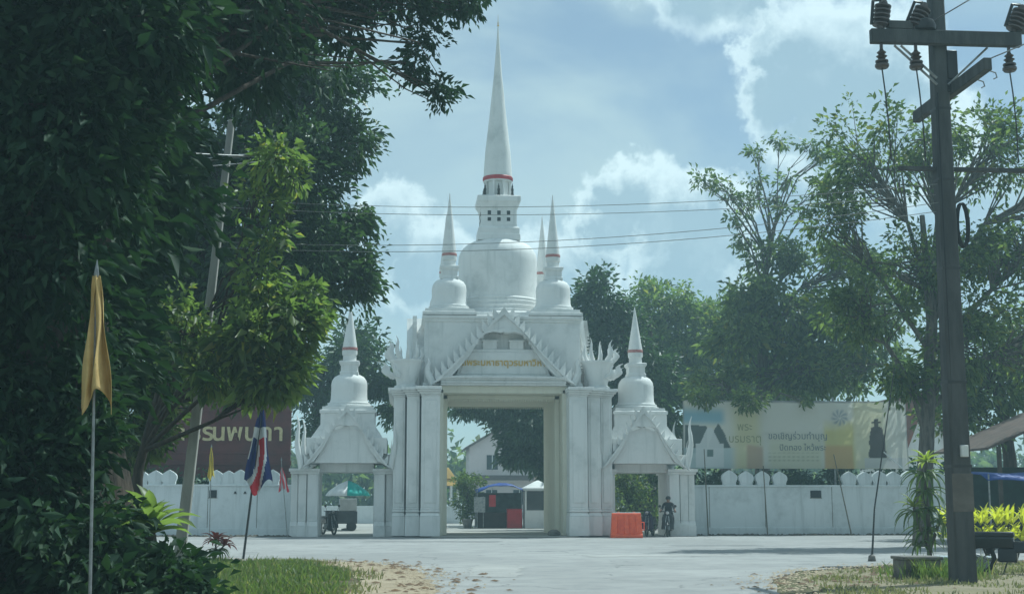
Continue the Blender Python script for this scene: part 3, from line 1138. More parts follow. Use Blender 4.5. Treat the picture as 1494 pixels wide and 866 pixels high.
# ------------------------------------------------------------------ flags
def limp_flag(name, label, loc, pole_h, tilt, rows, w_bot, top, drop, mats, pick, seed, r=.018, cat='flag', polemat=None, group=None, skew=0.0):
    t = thing(name, label, cat, loc, group=group)
    rs = np.random.default_rng(seed)
    tx = math.tan(tilt)
    m = MB()
    m.tube([(0, 0, 0), (tx * pole_h * .5, 0, pole_h * .5), (tx * pole_h, 0, pole_h)], [r, r * .85, r * .6], 8)
    m.lathe(tx * pole_h, 0, [(r * .7, pole_h), (r * 1.5, pole_h + .03), (r * .9, pole_h + .09), (.003, pole_h + .16)], 8)
    m.build('pole', polemat or STEEL, t)
    m = MB()
    NUf, NVf = 26, rows
    ph = rs.uniform(0, 6, 4)
    for j in range(NVf + 1):
        v = j / NVf
        for i in range(NUf + 1):
            u = i / NUf
            w = .035 + w_bot * (v ** .85)
            fold = math.sin(u * 15 + ph[0] + v * 1.5) * .055 * (.25 + v) + math.sin(u * 7 + ph[1]) * .06 * v
            x = (u - .47) * w + .012 * math.sin(v * 9 + u * 9 + ph[2]) + skew * v * v
            z = top - v * drop * (1 - .10 * math.sin(u * PI * 2.3 + ph[3]) * v)
            m.v.append((x + tx * z, fold - .01, z))
    for j in range(NVf):
        for i in range(NUf):
            a = j * (NUf + 1) + i
            m.f.append((a, a + NUf + 1, a + NUf + 2, a + 1))
            m.m.append(pick((i + .5) / NUf, (j + .5) / NVf))
    o = m.build('flag_cloth', mats, t, smooth_deg=80)
    s_ = o.modifiers.new('thick', 'SOLIDIFY')
    s_.thickness = .004
    return t


limp_flag('yellow_flag', 'faded yellow flag hanging limp on a tall pole before the huge trunk', (-2.60, 12.0, 0), 3.28, R(-1.4), 34, .27, 3.30, 1.10, [YELLOWCLOTH], lambda u, v: 0, 3, r=.016)


def thai(u, v):
    s = (u * 1.15 + .55 * v + .10 * math.sin(v * 7)) % 1.0
    if v < .28:
        return 2
    if v < .40:
        return 1
    return 0 if s < .16 or s > .84 else (1 if s < .30 or s > .70 else 2)


limp_flag('national_flag', 'red white and blue striped flag drooping on a leaning pole by the grass', (-3.86, 34.3, 0), 3.95, R(5.6), 30, .66, 3.72, 2.0, [FLAGRED, FLAGWHITE, FLAGBLUE], thai, 5, r=.03, polemat=WIREM, skew=.12)
limp_flag('yellow_flag', 'small bright yellow flag on a short pole against the battlemented wall', (-7.6, 55.6, 0), 3.5, R(-.5), 20, .22, 3.55, 1.25, [surf('yellow_cloth', (.66, .52, .05), (.58, .45, .05), .8)], lambda u, v: 0, 6, r=.02)
limp_flag('striped_flag', 'small red and white flag on a leaning pole before the small gateway pier', (-4.55, 55.6, 0), 3.0, R(-6), 20, .38, 2.75, .9, [FLAGRED, FLAGWHITE], lambda u, v: int(u * 5) % 2, 8, r=.02)

# ------------------------------------------------------------------ utility poles and lines
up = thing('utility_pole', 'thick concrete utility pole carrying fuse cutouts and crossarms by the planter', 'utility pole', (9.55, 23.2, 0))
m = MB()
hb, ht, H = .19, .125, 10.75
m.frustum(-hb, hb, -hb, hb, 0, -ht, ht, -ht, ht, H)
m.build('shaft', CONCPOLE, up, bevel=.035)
m = MB()
m.box(-.185, .185, -.192, -.176, 1.2, 1.85)
nb = m.build('poster_band', surf('faded_poster', (.17, .155, .14), (.12, .11, .10), .8), up, bevel=.004)
m = MB()
m.box(-1.32, 1.45, -.30, -.16, 9.46, 9.72)
xa = m.build('crossarm', CONCPOLE, up, bevel=.015)
m = MB()
m.box(-.82, 1.5, -.055, .05, 7.2, 7.27)
m.build('lower_crossarm', CONCPOLE, up, bevel=.006)
m = MB()
m.box(.155, .30, -1.55, 1.75, 8.58, 8.80)
m.build('line_crossarm', CONCPOLE, up, bevel=.015)
for y in (-1.4, -.9):
    m = MB()
    m.tube([(.30, y, 8.62), (.42, y, 8.58), (.44, y, 8.50), (.38, y, 8.47)], .012, 6)
    m.build('hook', STEEL, up)
for (x, q) in ((-.86, -1), (-.74, -1), (.86, 1)):
    m = MB()
    m.tube([(x, -.15, 9.46), (q * .10, -.15, 8.75 + (.12 if x == -.74 else 0))], .022, 6)
    m.build('brace', STEEL, up)
# fuse cutouts above, strain insulators below the arm
for x, lean in ((-1.13, .15), (-.52, .45), (1.32, .4)):
    m = MB()
    M = Matrix.Translation((x, -.22, 9.73)) @ Matrix.Rotation(lean, 4, 'Y')
    m.lathe(0, 0, [(.06, 0), (.06, .05)] + sum([[(.15, .07 + .085 * k), (.15, .10 + .085 * k), (.075, .115 + .085 * k)] for k in range(5)], []) + [(.08, .5), (.05, .56)], 14, M=M)
    cu = m.build('fuse_cutout', PORC, up)
    m = MB()
    m.tube([M @ Vector((-.17, 0, .06)), M @ Vector((-.19, 0, .5)), M @ Vector((-.05, 0, .55))], .03, 6)
    m.build('fuse_tube', BLACK, cu)
for x in (-.34, ):
    m = MB()
    m.lathe(x + .02, -.22, [(.20, 9.722), (.21, 9.80), (.17, 9.90), (.08, 9.94)], 16)
    m.build('cable_saddle', BLACK, up)
m = MB()
m.box(-1.0, -.55, -.30, -.14, 9.722, 9.88)
m.build('mounting_block', CONCPOLE, up, bevel=.02)
m = MB()
m.box(1.38, 1.78, -.29, -.12, 9.73, 9.93)
m.build('mounting_block', CONCPOLE, up, bevel=.02)
for x in (-1.13, -.50, 1.22):
    m = MB()
    m.tube([(x, -.23, 9.46), (x, -.23, 9.34)], .03, 6)
    m.lathe(x, -.23, [(.02, 8.98), (.10, 9.0), (.125, 9.03), (.125, 9.07), (.06, 9.09), (.115, 9.11), (.115, 9.14), (.055, 9.16), (.075, 9.2), (.10, 9.22), (.05, 9.25), (.085, 9.29), (.04, 9.33), (.03, 9.36)], 14)
    ins = m.build('insulator', PORC, up)
    m = MB()
    m.tube([(x, -.23, 8.98), (x + .04, -.22, 8.6), (x + .12, -.12, 8.0), (x + .22, .1, 7.4)], .013, 6)
    m.build('drop_lead', WIREM, ins)
m = MB()
m.box(.10, .30, -.16, .06, 8.86, 9.40)
m.box(.08, .26, -.15, .05, 8.62, 8.855)
m.build('switch_box', BLACK, up, bevel=.02)
for k in range(4):
    m = MB()
    m.tube([(.2 + .02 * k, -.12, 6.55 + .35 * math.cos(t) - .1 * k * .3) if False else (.23 + .10 * math.sin(t) + .015 * k, -.10 - .01 * k, 6.2 + .40 * math.cos(t)) for t in np.linspace(0, 2 * PI, 15)], .012, 5)
    m.build('cable_coil', BLACK, up)
m = MB()
m.box(-.02, .11, -.25, -.17, 2.13, 2.33)
m.build('meter', WHITECANVAS, up, bevel=.012)
for z in (1.95, 3.4, 5.4, 7.0, 8.3):
    m = MB()
    h_ = hb + (ht - hb) * z / H + .004
    m.box(-h_, h_, -h_, h_, z, z + .05)
    m.build('strap', WIREM, up, bevel=.003)
m = MB()
m.tube([(-.14, -.16, .3), (-.11, -.15, 4), (-.10, -.14, 8.6)], .02, 6)
m.build('conduit', BLACK, up)

lp = thing('leaning_pole', 'slender leaning concrete pole rising through the foliage by the maroon sign', 'utility pole', (-4.42, 28, 0))
m = MB()
m.frustum(-.11, .11, -.11, .11, 0, .71, .84, -.065, .065, 9.2)
m.build('shaft', surf('pale_pole_concrete', (.42, .41, .38), (.30, .29, .27), .85, 2, bump=.3, stretch=(2, 2, .4)), lp, bevel=.02)
for z, l in ((8.35, .9), ):
    m = MB()
    x = .05 + .76 * z / 9.2
    m.tube([(x - .5 * l, -.12, z - .03), (x + .9 * l, -.12, z + .16 * l)], .035, 6)
    m.build('bracket_arm', STEEL, lp)


def wire(a, b, sag, r, label, mat=LINEM, group='lines strung across the road'):
    a, b = Vector(a), Vector(b)
    pts = []
    for i in range(25):
        t = i / 24
        p = a.lerp(b, t)
        p.z -= sag * 4 * t * (1 - t)
        pts.append(p)
    m = MB()
    m.tube(pts, r, 5)
    tag(m.build('power_line', mat), label, 'power line', group)


x0 = -3.75
wire((x0, 27.9, 7.50), (9.5, 23.1, 6.95), .28, .006, 'upper thin line crossing before the spires to the utility pole')
wire((x0, 28.0, 7.36), (9.5, 23.2, 6.78), .26, .006, 'second thin line, just under the upper line before the spires')
wire((x0 - .1, 27.9, 6.62), (9.5, 23.1, 6.62), .34, .0065, 'lower line crossing before the great bell to the utility pole')
wire((x0 - .1, 28.0, 6.52), (9.5, 23.2, 6.48), .34, .0065, 'lowest thin line of those crossing before the great bell')
wire((-9, 24, 7.9), (x0 + .6, 28, 8.45), .1, .012, 'upper slack service wire running into the foliage at the leaning pole', group='service wires at the leaning pole')
wire((-9, 25, 7.6), (x0 + 1.2, 27.6, 8.30), .25, .012, 'slack service wire running into the foliage at the leaning pole', group='service wires at the leaning pole')
for k, (a, b) in enumerate((((9.45, 23.1, 9.95), (13.5, 8, 11.5)), ((9.75, 22.0, 8.8), (14.8, 6, 9.6)), ((8.4, 23.0, 10.2), (11.5, 9, 12.0)))):
    wire(a, b, .25, .012, 'overhead line leaving the top of the utility pole', group='overhead lines at the utility pole top')
# stay wire with its footing
st = thing('stay_wire', 'taut stay wire anchored in the verge before the banner', 'stay wire', (10.96, 31.9, 0))
m = MB()
m.tube([(0, 0, .02), (.14, .1, 1.2), (.95, .6, 4.6)], [.028, .02, .012], 6)
m.build('cable', WIREM, st)
m = MB()
m.lathe(0, 0, [(.10, 0), (.08, .12), (.03, .16)], 10)
m.build('anchor', CONC, st)
tag(sheet('dark_strip', [(8.7, 28.75), (10.5, 28.9), (10.6, 29.25), (9.9, 29.42), (9.0, 29.3)], .009, DARK), 'dark flat strip in the verge edge', kind='structure')  # flat dark strip laid along the verge edge

# ------------------------------------------------------------------ trees
def leaf_mesh(name, P, D, S, mat, wr=.42, fold=.18, seed=0):
    """P leaf bases, D unit directions, S lengths: a folded four-cornered leaf for each"""
    rs = np.random.default_rng(seed)
    n = len(P)
    rnd = rs.normal(size=(n, 3)) + np.array([0, 0, .6])
    side = np.cross(D, rnd)
    side /= np.linalg.norm(side, axis=1, keepdims=True) + 1e-9
    nor = np.cross(side, D)
    S = S[:, None]
    mid = P + D * S * .45 + nor * S * fold
    tip = P + D * S - np.array([0, 0, 1.0]) * S * .12
    V = np.stack([P, mid - side * S * wr * .5, tip, mid + side * S * wr * .5], 1).reshape(-1, 3)
    b = np.arange(n) * 4
    T = np.concatenate([np.stack([b, b + 1, b + 2], 1), np.stack([b, b + 2, b + 3], 1)])
    return tri_mesh(name, V, T, mat)


def tree(name, label, base, trunk, blobs, leaf, bark=BARK, seed=1, group=None, droop=.35, twigs=.5, wr=.42, flare=None, cat='tree', clump=.75, attach=.62, dens=1.0):
    """trunk: [(x,y,z,r)] relative to base.  blobs: (x,y,z, rx,ry,rz, tufts, leaves per tuft, tuft radius, leaf length) in world space"""
    rs = np.random.default_rng(seed)
    t = thing(name, label, cat, base, group=group)
    B = np.array(base, float)
    m = MB()
    tp = [Vector(p[:3]) for p in trunk]
    # smooth the trunk line with small wander
    pts, rad = [], []
    for i in range(len(tp) - 1):
        for k in range(4):
            u = k / 4
            w = Vector(rs.normal(0, .03, 3)) * trunk[i][3] * (0 if i == 0 and k == 0 else 1)
            pts.append(tp[i].lerp(tp[i + 1], u) + w)
            rad.append(trunk[i][3] + (trunk[i + 1][3] - trunk[i][3]) * u)
    pts.append(tp[-1])
    rad.append(trunk[-1][3])
    if flare:
        m.lathe(0, 0, flare, 40, wob=lambda a, z: 1 + (.16 * math.sin(a * 5 + .7) + .09 * math.sin(a * 11 + z)) * max(.2, 1 - z / 5))
    m.tube(pts, rad, 12)
    m.build('trunk', bark, t, smooth_deg=60)
    AP, AD, AS = [], [], []
    top = tp[-1]
    for bi, (x, y, z, rx, ry, rz, nt, nl, tr, ll) in enumerate(blobs):
        c = np.array([x, y, z]) - B
        nt = max(5, int(nt * dens)) if nt > 24 else nt
        u = rs.normal(size=(nt, 3))
        u /= np.linalg.norm(u, axis=1, keepdims=True)
        r = rs.uniform(0.05, 1, nt) ** (1 / 2.4)
        lump = 1 + .22 * np.sin(u[:, 0] * 5 + bi) * np.cos(u[:, 1] * 4 + 2 * bi) + .15 * np.sin(u[:, 2] * 9 + bi)
        tc_ = c + u * r[:, None] * lump[:, None] * np.array([rx, ry, rz])
        if nt > 24:
            ns = max(4, nt // 8)
            us = rs.normal(size=(ns, 3))
            us /= np.linalg.norm(us, axis=1, keepdims=True)
            sc = c + us * (rs.uniform(.25, 1.02, ns) ** .6)[:, None] * np.array([rx, ry, rz])
            pick = rs.integers(0, ns, nt)
            tight = np.clip(.22 * min(rx, ry, rz), .12, .5)
            loose = rs.uniform(size=nt) < clump
            tc_ = np.where(loose[:, None], sc[pick] + rs.normal(0, tight, (nt, 3)), tc_)
            u = np.where(loose[:, None], us[pick], u)
        tc_ = tc_[tc_[:, 2] + B[2] > .3]
        nt = len(tc_)
        # limb from the trunk to the heart of this clump, with twigs to its tufts
        att = min(range(len(pts)), key=lambda i: abs(pts[i].z - max(pts[0].z + .25 * pts[-1].z, c[2] * attach)))
        a = pts[att]
        cc = Vector(c)
        mid = a.lerp(cc, .5) + Vector((0, 0, .12 * (cc - a).length)) + Vector(rs.normal(0, .06, 3)) * (cc - a).length
        lr = min(rad[att] * .6, .035 + .05 * max(rx, ry))
        lb = MB()
        path = [a.lerp(mid, k / 3) for k in range(3)] + [mid.lerp(cc, k / 3) for k in range(4)]
        lb.tube(path, [lr * (1 - .75 * k / 6) for k in range(7)], 7)
        for q in tc_[: int(nt * twigs)]:
            q = Vector(q)
            s0 = path[rs.integers(3, 7)]
            mq = s0.lerp(q, .55) + Vector(rs.normal(0, .08, 3)) * (q - s0).length
            lb.tube([s0, mq, q], [lr * .28 + .006, lr * .16 + .005, .005], 4)
        lb.build('limb', bark, t, smooth_deg=60)
        off = rs.normal(0, 1, (nt, nl, 3)) * tr * np.array([1, 1, .75]) * .6
        p = (tc_[:, None, :] + off).reshape(-1, 3)
        out = (u[:nt, None, :] * .7 + off / tr * .8).reshape(-1, 3) + rs.normal(0, .5, (nt * nl, 3))
        out[:, 2] -= droop
        out /= np.linalg.norm(out, axis=1, keepdims=True) + 1e-9
        AP.append(p)
        AD.append(out)
        AS.append(ll * np.repeat(rs.uniform(.7, 1.25, nt), nl) * rs.uniform(.45, 1.4, nt * nl))
    me = leaf_mesh('crown', np.concatenate(AP), np.concatenate(AD), np.concatenate(AS), leaf, wr, seed=seed)
    tag(link('crown', me, t), kind='stuff')
    return t


# the huge dark tree by the road
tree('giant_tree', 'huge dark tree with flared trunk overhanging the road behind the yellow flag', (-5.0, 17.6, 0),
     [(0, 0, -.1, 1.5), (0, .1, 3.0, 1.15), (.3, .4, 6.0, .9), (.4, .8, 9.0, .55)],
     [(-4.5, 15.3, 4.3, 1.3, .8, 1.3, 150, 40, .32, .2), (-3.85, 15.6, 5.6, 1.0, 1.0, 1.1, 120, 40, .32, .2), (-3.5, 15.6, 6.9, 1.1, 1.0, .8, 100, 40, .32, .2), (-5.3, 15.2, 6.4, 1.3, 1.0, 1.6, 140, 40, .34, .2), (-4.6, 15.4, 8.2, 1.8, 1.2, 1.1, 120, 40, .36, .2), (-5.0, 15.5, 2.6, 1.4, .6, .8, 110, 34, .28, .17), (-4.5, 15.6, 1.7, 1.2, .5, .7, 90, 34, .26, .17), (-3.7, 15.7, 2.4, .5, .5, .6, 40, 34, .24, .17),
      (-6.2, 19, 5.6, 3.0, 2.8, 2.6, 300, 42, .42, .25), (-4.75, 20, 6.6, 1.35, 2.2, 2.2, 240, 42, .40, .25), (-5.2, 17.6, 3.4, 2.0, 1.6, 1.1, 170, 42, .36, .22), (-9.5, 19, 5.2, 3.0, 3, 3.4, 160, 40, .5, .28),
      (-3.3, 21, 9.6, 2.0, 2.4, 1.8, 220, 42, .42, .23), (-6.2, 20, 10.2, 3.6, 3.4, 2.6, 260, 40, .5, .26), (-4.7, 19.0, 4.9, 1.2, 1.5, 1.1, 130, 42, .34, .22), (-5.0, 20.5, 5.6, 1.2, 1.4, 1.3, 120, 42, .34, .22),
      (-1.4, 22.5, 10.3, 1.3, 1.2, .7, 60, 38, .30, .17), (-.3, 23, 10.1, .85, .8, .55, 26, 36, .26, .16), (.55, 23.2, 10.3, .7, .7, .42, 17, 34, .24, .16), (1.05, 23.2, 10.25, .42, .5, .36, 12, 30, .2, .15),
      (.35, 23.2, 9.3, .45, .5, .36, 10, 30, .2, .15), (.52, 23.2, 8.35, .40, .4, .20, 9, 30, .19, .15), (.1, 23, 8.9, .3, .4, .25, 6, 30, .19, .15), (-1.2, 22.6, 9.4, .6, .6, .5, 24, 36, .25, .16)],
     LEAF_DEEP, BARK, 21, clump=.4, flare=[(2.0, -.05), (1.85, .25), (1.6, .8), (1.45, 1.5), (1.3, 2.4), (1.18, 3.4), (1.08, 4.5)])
# dark tree between it and the wall
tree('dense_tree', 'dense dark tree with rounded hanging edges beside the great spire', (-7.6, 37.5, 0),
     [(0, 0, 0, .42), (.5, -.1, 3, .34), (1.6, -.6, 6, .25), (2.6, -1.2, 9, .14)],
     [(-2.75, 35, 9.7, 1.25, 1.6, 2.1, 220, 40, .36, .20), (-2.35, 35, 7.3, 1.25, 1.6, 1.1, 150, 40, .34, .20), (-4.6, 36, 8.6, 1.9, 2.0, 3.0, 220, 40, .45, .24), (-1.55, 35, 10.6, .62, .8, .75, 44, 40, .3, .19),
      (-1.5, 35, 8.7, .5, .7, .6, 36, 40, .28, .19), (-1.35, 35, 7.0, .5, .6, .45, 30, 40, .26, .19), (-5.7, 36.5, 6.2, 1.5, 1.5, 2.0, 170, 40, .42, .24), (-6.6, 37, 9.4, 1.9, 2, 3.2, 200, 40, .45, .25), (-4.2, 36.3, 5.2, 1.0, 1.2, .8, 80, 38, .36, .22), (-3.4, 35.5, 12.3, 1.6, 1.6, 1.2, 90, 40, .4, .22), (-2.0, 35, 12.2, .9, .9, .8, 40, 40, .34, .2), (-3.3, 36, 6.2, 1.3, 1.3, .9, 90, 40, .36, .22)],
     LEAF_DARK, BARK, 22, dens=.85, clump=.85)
tree('broadleaf_tree', 'bright green broad leaved small tree before the leaning pole', (-5.4, 28.7, 0),
     [(0, 0, 0, .12), (0, 0, 2.0, .10), (.4, -.2, 3.6, .08), (1.6, -1.2, 4.5, .05)],
     [(-2.6, 26.4, 4.75, .85, .8, .75, 64, 18, .22, .22), (-2.05, 26.4, 4.9, .45, .5, .5, 28, 18, .22, .22), (-2.9, 26.4, 5.7, .45, .5, .35, 14, 16, .22, .22), (-2.35, 26.4, 3.7, .45, .5, .3, 16, 16, .22, .22), (-3.7, 26.9, 3.9, .5, .5, .5, 24, 18, .22, .22), (-4.3, 27, 4.6, .6, .6, .8, 30, 18, .24, .22), (-2.95, 26.2, 4.35, .5, .6, .6, 48, 20, .22, .25), (-2.5, 26.2, 3.75, .55, .6, .42, 40, 20, .22, .24),
      (-2.55, 26.4, 8.0, .5, .5, .55, 22, 14, .22, .22), (-2.2, 26.4, 7.6, .4, .3, .18, 8, 14, .2, .22), (-2.9, 26.4, 7.1, .4, .4, .4, 12, 14, .2, .22), (-2.7, 26.4, 6.4, .35, .4, .4, 10, 14, .2, .22)],
     LEAF_LIGHT, BARK, 23, twigs=.6, clump=.85)
tree('broadleaf_tree', 'mottled green small tree hiding part of the maroon sign lettering', (-7.4, 31.5, 0),
     [(0, 0, 0, .14), (.1, 0, 1.5, .11), (.2, -.1, 3.2, .08), (.5, -.2, 4.6, .05)],
     [(-5.3, 30.6, 3.95, .85, .8, .55, 60, 22, .26, .24), (-4.55, 30.4, 4.6, .8, .8, .75, 60, 22, .26, .24), (-3.9, 30.6, 3.9, .5, .6, .5, 34, 22, .24, .23), (-6.3, 31, 3.6, 1.0, 1.0, 1.1, 70, 24, .3, .25), (-5.6, 30.8, 2.75, .6, .7, .45, 26, 22, .24, .23),
      (-3.3, 31, 4.35, .5, .5, .4, 26, 22, .24, .23)],
     LEAF_MID, BARK, 24, twigs=.6)
tree('dense_tree', 'dark tree standing behind the small gateway by the maroon sign', (-5.1, 73, 0),
     [(0, 0, 0, .34), (.2, 0, 3, .28), (.6, -.4, 6, .2), (.9, -1, 8.5, .1)],
     [(-2.9, 71, 8.7, 1.6, 1.8, 1.9, 110, 34, .5, .32), (-1.1, 71, 7.6, 1.0, 1.2, 1.1, 50, 34, .46, .30), (-.5, 71, 6.1, .6, .8, .7, 26, 30, .4, .3), (-4.6, 72, 7.2, 1.6, 1.8, 1.6, 70, 34, .5, .32), (-4.4, 72, 4.9, 1.2, 1.3, 1.0, 40, 30, .45, .32)],
     LEAF_DARK, BARK, 25)
tree('dense_tree', 'dark spreading tree seen through the great arch', (9.3, 85, 0),
     [(0, 0, 0, .4), (-.2, 0, 3, .34), (-.5, -.4, 6, .24), (-.8, -1, 9, .12)],
     [(7.5, 82, 6.3, 2.0, 2.2, 1.7, 180, 36, .5, .34), (4.9, 82, 7.0, 1.3, 1.4, .55, 60, 32, .42, .30), (8.6, 83, 9, 2.4, 2.6, 1.9, 120, 34, .55, .36), (6.9, 82, 4.6, 1.1, 1.3, .9, 60, 34, .44, .32), (3.5, 82, 6.75, .7, .8, .3, 16, 28, .34, .28),
      (8.6, 82.5, 4.2, 1.2, 1.3, 1.0, 70, 34, .45, .32)],
     LEAF_DARK, BARK, 26)
tree('dense_tree', 'dark tree rising close behind the great gateway and the small one by the banner', (13.6, 72, 0),
     [(0, 0, 0, .4), (-.1, 0, 3, .34), (-.4, -.4, 7, .24), (-.8, -1, 11, .12)],
     [(10.0, 70, 11.6, 1.1, 1.4, 1.5, 80, 34, .5, .32), (11.2, 70, 9.4, 1.6, 1.8, 1.7, 130, 34, .5, .32), (12.4, 70, 7.3, 2.0, 2.0, 1.7, 150, 34, .5, .34), (10.2, 70.5, 7.4, 1.2, 1.5, 1.6, 80, 34, .5, .32), (13.2, 70, 5.2, 1.4, 1.4, 1.2, 60, 30, .5, .34), (9.9, 70, 4.2, 1.2, 1.3, 1.5, 60, 30, .5, .32)],
     LEAF_DARK, BARK, 27)
tree('leafy_tree', 'light green domed tree behind the small gateway by the banner', (14.8, 82, 0),
     [(0, 0, 0, .4), (0, 0, 4, .33), (-.2, -.5, 8, .22), (-.3, -1, 11.5, .1)],
     [(13.4, 80, 11.9, 1.9, 2.0, 1.7, 110, 32, .55, .36), (15.5, 80, 12.6, 1.9, 2.0, 1.8, 110, 32, .55, .36), (14.5, 80, 9.7, 3.0, 2.2, 1.6, 140, 32, .55, .36), (16.8, 80, 10.2, 1.9, 2, 1.6, 90, 32, .55, .36)],
     LEAF_LIGHT, BARK, 28, dens=.7, clump=.88)
tree('leafy_tree', 'light green tree over the middle of the printed banner', (19.6, 83, 0),
     [(0, 0, 0, .4), (0, 0, 4, .33), (-.2, -.5, 8, .22), (-.3, -1, 11.5, .1)],
     [(18.6, 81, 11.9, 2.0, 2.0, 1.9, 120, 32, .55, .36), (20.8, 81, 11.3, 2.0, 2.0, 1.9, 110, 32, .55, .36), (19.5, 81, 8.8, 3.2, 2.2, 1.8, 140, 32, .55, .36), (23, 81.5, 9.5, 2.2, 2.2, 2.4, 120, 32, .55, .36), (26, 82, 9.0, 2.6, 2.4, 2.8, 130, 32, .55, .38)],
     LEAF_LIGHT, BARK, 29, dens=.7, clump=.88)
# tall tree with a bare, sparse top behind the banner
sparse = []
rs_ = np.random.default_rng(5)
for (px, py) in ((1020, 262), (1045, 268), (1062, 285), (1085, 290), (1110, 212), (1138, 200), (1180, 207), (1196, 222), (1150, 252), (1108, 250), (1080, 345), (1130, 308), (1170, 298), (1120, 280), (1195, 262), (1060, 318), (1215, 215)):
    sparse.append((13.36 + (px - 1010) * .0333, 62 + rs_.normal(0, .6), 16.31 - (py - 260) * .0337, .5, .5, .32, 9, 13, .26, .25))
tree('tall_tree', 'tall tree with dense lower crown and sparse bare topped branches behind the banner', (16.5, 62.8, 0),
     [(0, 0, 0, .42), (.05, -.1, 4, .34), (.15, -.3, 8.5, .26), (.3, -.6, 12, .14), (.9, -.7, 14.8, .06)],
     [(17.6, 62, 10.2, 2.2, 2.0, 1.7, 150, 22, .44, .36), (15.2, 62, 8.9, 1.5, 1.7, 1.4, 90, 22, .44, .36), (19.9, 62, 9.6, 2.0, 2.0, 2.0, 130, 22, .44, .36), (18.4, 61.4, 7.2, 3.0, 1.8, 1.0, 130, 22, .44, .36), (14.5, 61.6, 6.7, 1.3, 1.5, .8, 50, 30, .4, .28),
      (14.9, 58.4, 5.75, .8, .5, .45, 18, 26, .26, .24), (12.9, 58.6, 5.85, .6, .4, .28, 12, 26, .24, .24), (17.2, 58.5, 5.75, .5, .4, .2, 5, 22, .2, .22), (21.6, 62, 7.5, 1.6, 1.7, 1.5, 80, 22, .44, .36), (18.6, 62, 12.6, 1.5, 1.5, 1.0, 60, 26, .4, .26), (15.9, 62, 11.0, 1.2, 1.4, 1.1, 70, 22, .42, .34), (20.6, 62, 12.2, 1.5, 1.5, 1.3, 90, 22, .42, .34), (22.4, 62, 10.2, 1.6, 1.7, 1.6, 100, 22, .44, .36), (16.9, 62, 12.7, .9, 1.1, .8, 36, 26, .36, .26)] + sparse,
     LEAF_MID, BARKG, 30, twigs=.8, attach=.80, dens=.62, clump=.88)
tree('open_tree', 'open crowned tree with forked leaning trunk behind the utility pole', (16.25, 42.6, 0),
     [(0, 0, 0, .30), (.25, -.2, 3.3, .24), (.5, -.4, 7, .18), (.3, -.5, 10.5, .08)],
     [(15.0, 42, 12.0, 1.45, 1.6, 1.7, 74, 24, .34, .22), (16.7, 42, 13.0, 1.3, 1.5, 1.2, 60, 24, .34, .22), (18.9, 42, 12.7, 1.3, 1.6, 1.5, 66, 24, .34, .22), (16.3, 42, 9.0, 2.3, 1.9, 1.2, 110, 26, .36, .22), (13.5, 42, 10.2, .9, 1.1, 1.2, 44, 22, .32, .21),
      (19.8, 42, 9.3, 1.6, 1.8, 1.7, 80, 26, .36, .22), (14.4, 42, 7.4, 1.5, 1.4, 1.1, 74, 26, .36, .22), (17.6, 42, 6.6, 1.6, 1.6, 1.2, 84, 26, .36, .22), (20.2, 42.5, 6.4, 1.6, 1.6, 1.4, 80, 26, .36, .22), (21.5, 42, 11.5, 1.4, 1.6, 1.6, 60, 24, .36, .22),
      (15.6, 42, 5.4, 1.1, 1.2, .7, 44, 24, .34, .22)],
     LEAF_MID, BARKG, 31, twigs=.8, dens=1.0, clump=.85)
tree('leafy_tree', 'green tree over the brown roofed stall beyond the utility pole', (23.5, 52, 0),
     [(0, 0, 0, .3), (0, 0, 3, .25), (-.2, 0, 6, .15)],
     [(22.0, 51, 6.6, 2.0, 1.8, 1.6, 120, 28, .45, .28), (24.6, 51, 7.6, 2.4, 2, 2.2, 130, 28, .5, .3), (21.2, 51, 4.6, 1.2, 1.3, 1.0, 60, 28, .4, .28), (26.5, 52, 5.5, 2.0, 2, 2.0, 80, 28, .5, .3)],
     LEAF_MID, BARK, 32, dens=.75, clump=.88)
# far wood closing the view
far = [(x, 150 + rs_.normal(0, 8), 2.6 + rs_.uniform(0, 1.6), 6, 4, rs_.uniform(2.6, 4.2), 44, 26, 1.1, .9) for x in range(-84, 120, 8)]
AP = np.concatenate([np.array(b[:3]) + rs_.normal(0, .5, (b[6] * b[7], 3)) * np.array(b[3:6]) for b in far])
AP = AP[AP[:, 2] > .1]
AD = rs_.normal(size=AP.shape)
AD /= np.linalg.norm(AD, axis=1, keepdims=True)
tag(link('far_wood', leaf_mesh('far_wood', AP, AD, rs_.uniform(.7, 1.5, len(AP)), LEAF_MID, .6, seed=3)), 'distant wood beyond the courtyard', 'wood', kind='stuff')

# ------------------------------------------------------------------ barrier, motorcycles, rider
br = thing('plastic_barrier', 'orange water filled plastic barrier standing by the great pier', 'barrier', (8.72, 53.9, .001), R(-4))
m = MB()
N = 9
prof = [(.30, 0.0), (.30, .12), (.24, .16), (.20, .55), (.155, .86), (.14, .93), (.10, .955)]
xs = [-.62, -.60, -.40, -.36, -.12, -.08, .08, .12, .36, .40, .60, .62]
rec = [0, 0, 0, .10, .10, 0, 0, .10, .10, 0, 0, 0]
ring = []
for i, x in enumerate(xs):
    row = []
    for (d, z) in prof:
        e = rec[i] if .15 < z < .8 else 0
        sh = x * (1 - .10 * z)
        row.append((sh, -(d - e), z))
    for (d, z) in reversed(prof):
        e = rec[i] if .15 < z < .8 else 0
        sh = x * (1 - .10 * z)
        row.append((sh, d - e, z))
    ring.append(row)
K = len(ring[0])
m.add(sum(ring, []), [(i * K + k, (i + 1) * K + k, (i + 1) * K + (k + 1) % K, i * K + (k + 1) % K) for i in range(len(xs) - 1) for k in range(K)] + [tuple(range(K)), tuple(reversed(range((len(xs) - 1) * K, len(xs) * K)))])
bb = m.build('shell', ORANGE, br, bevel=.012)
m = MB()
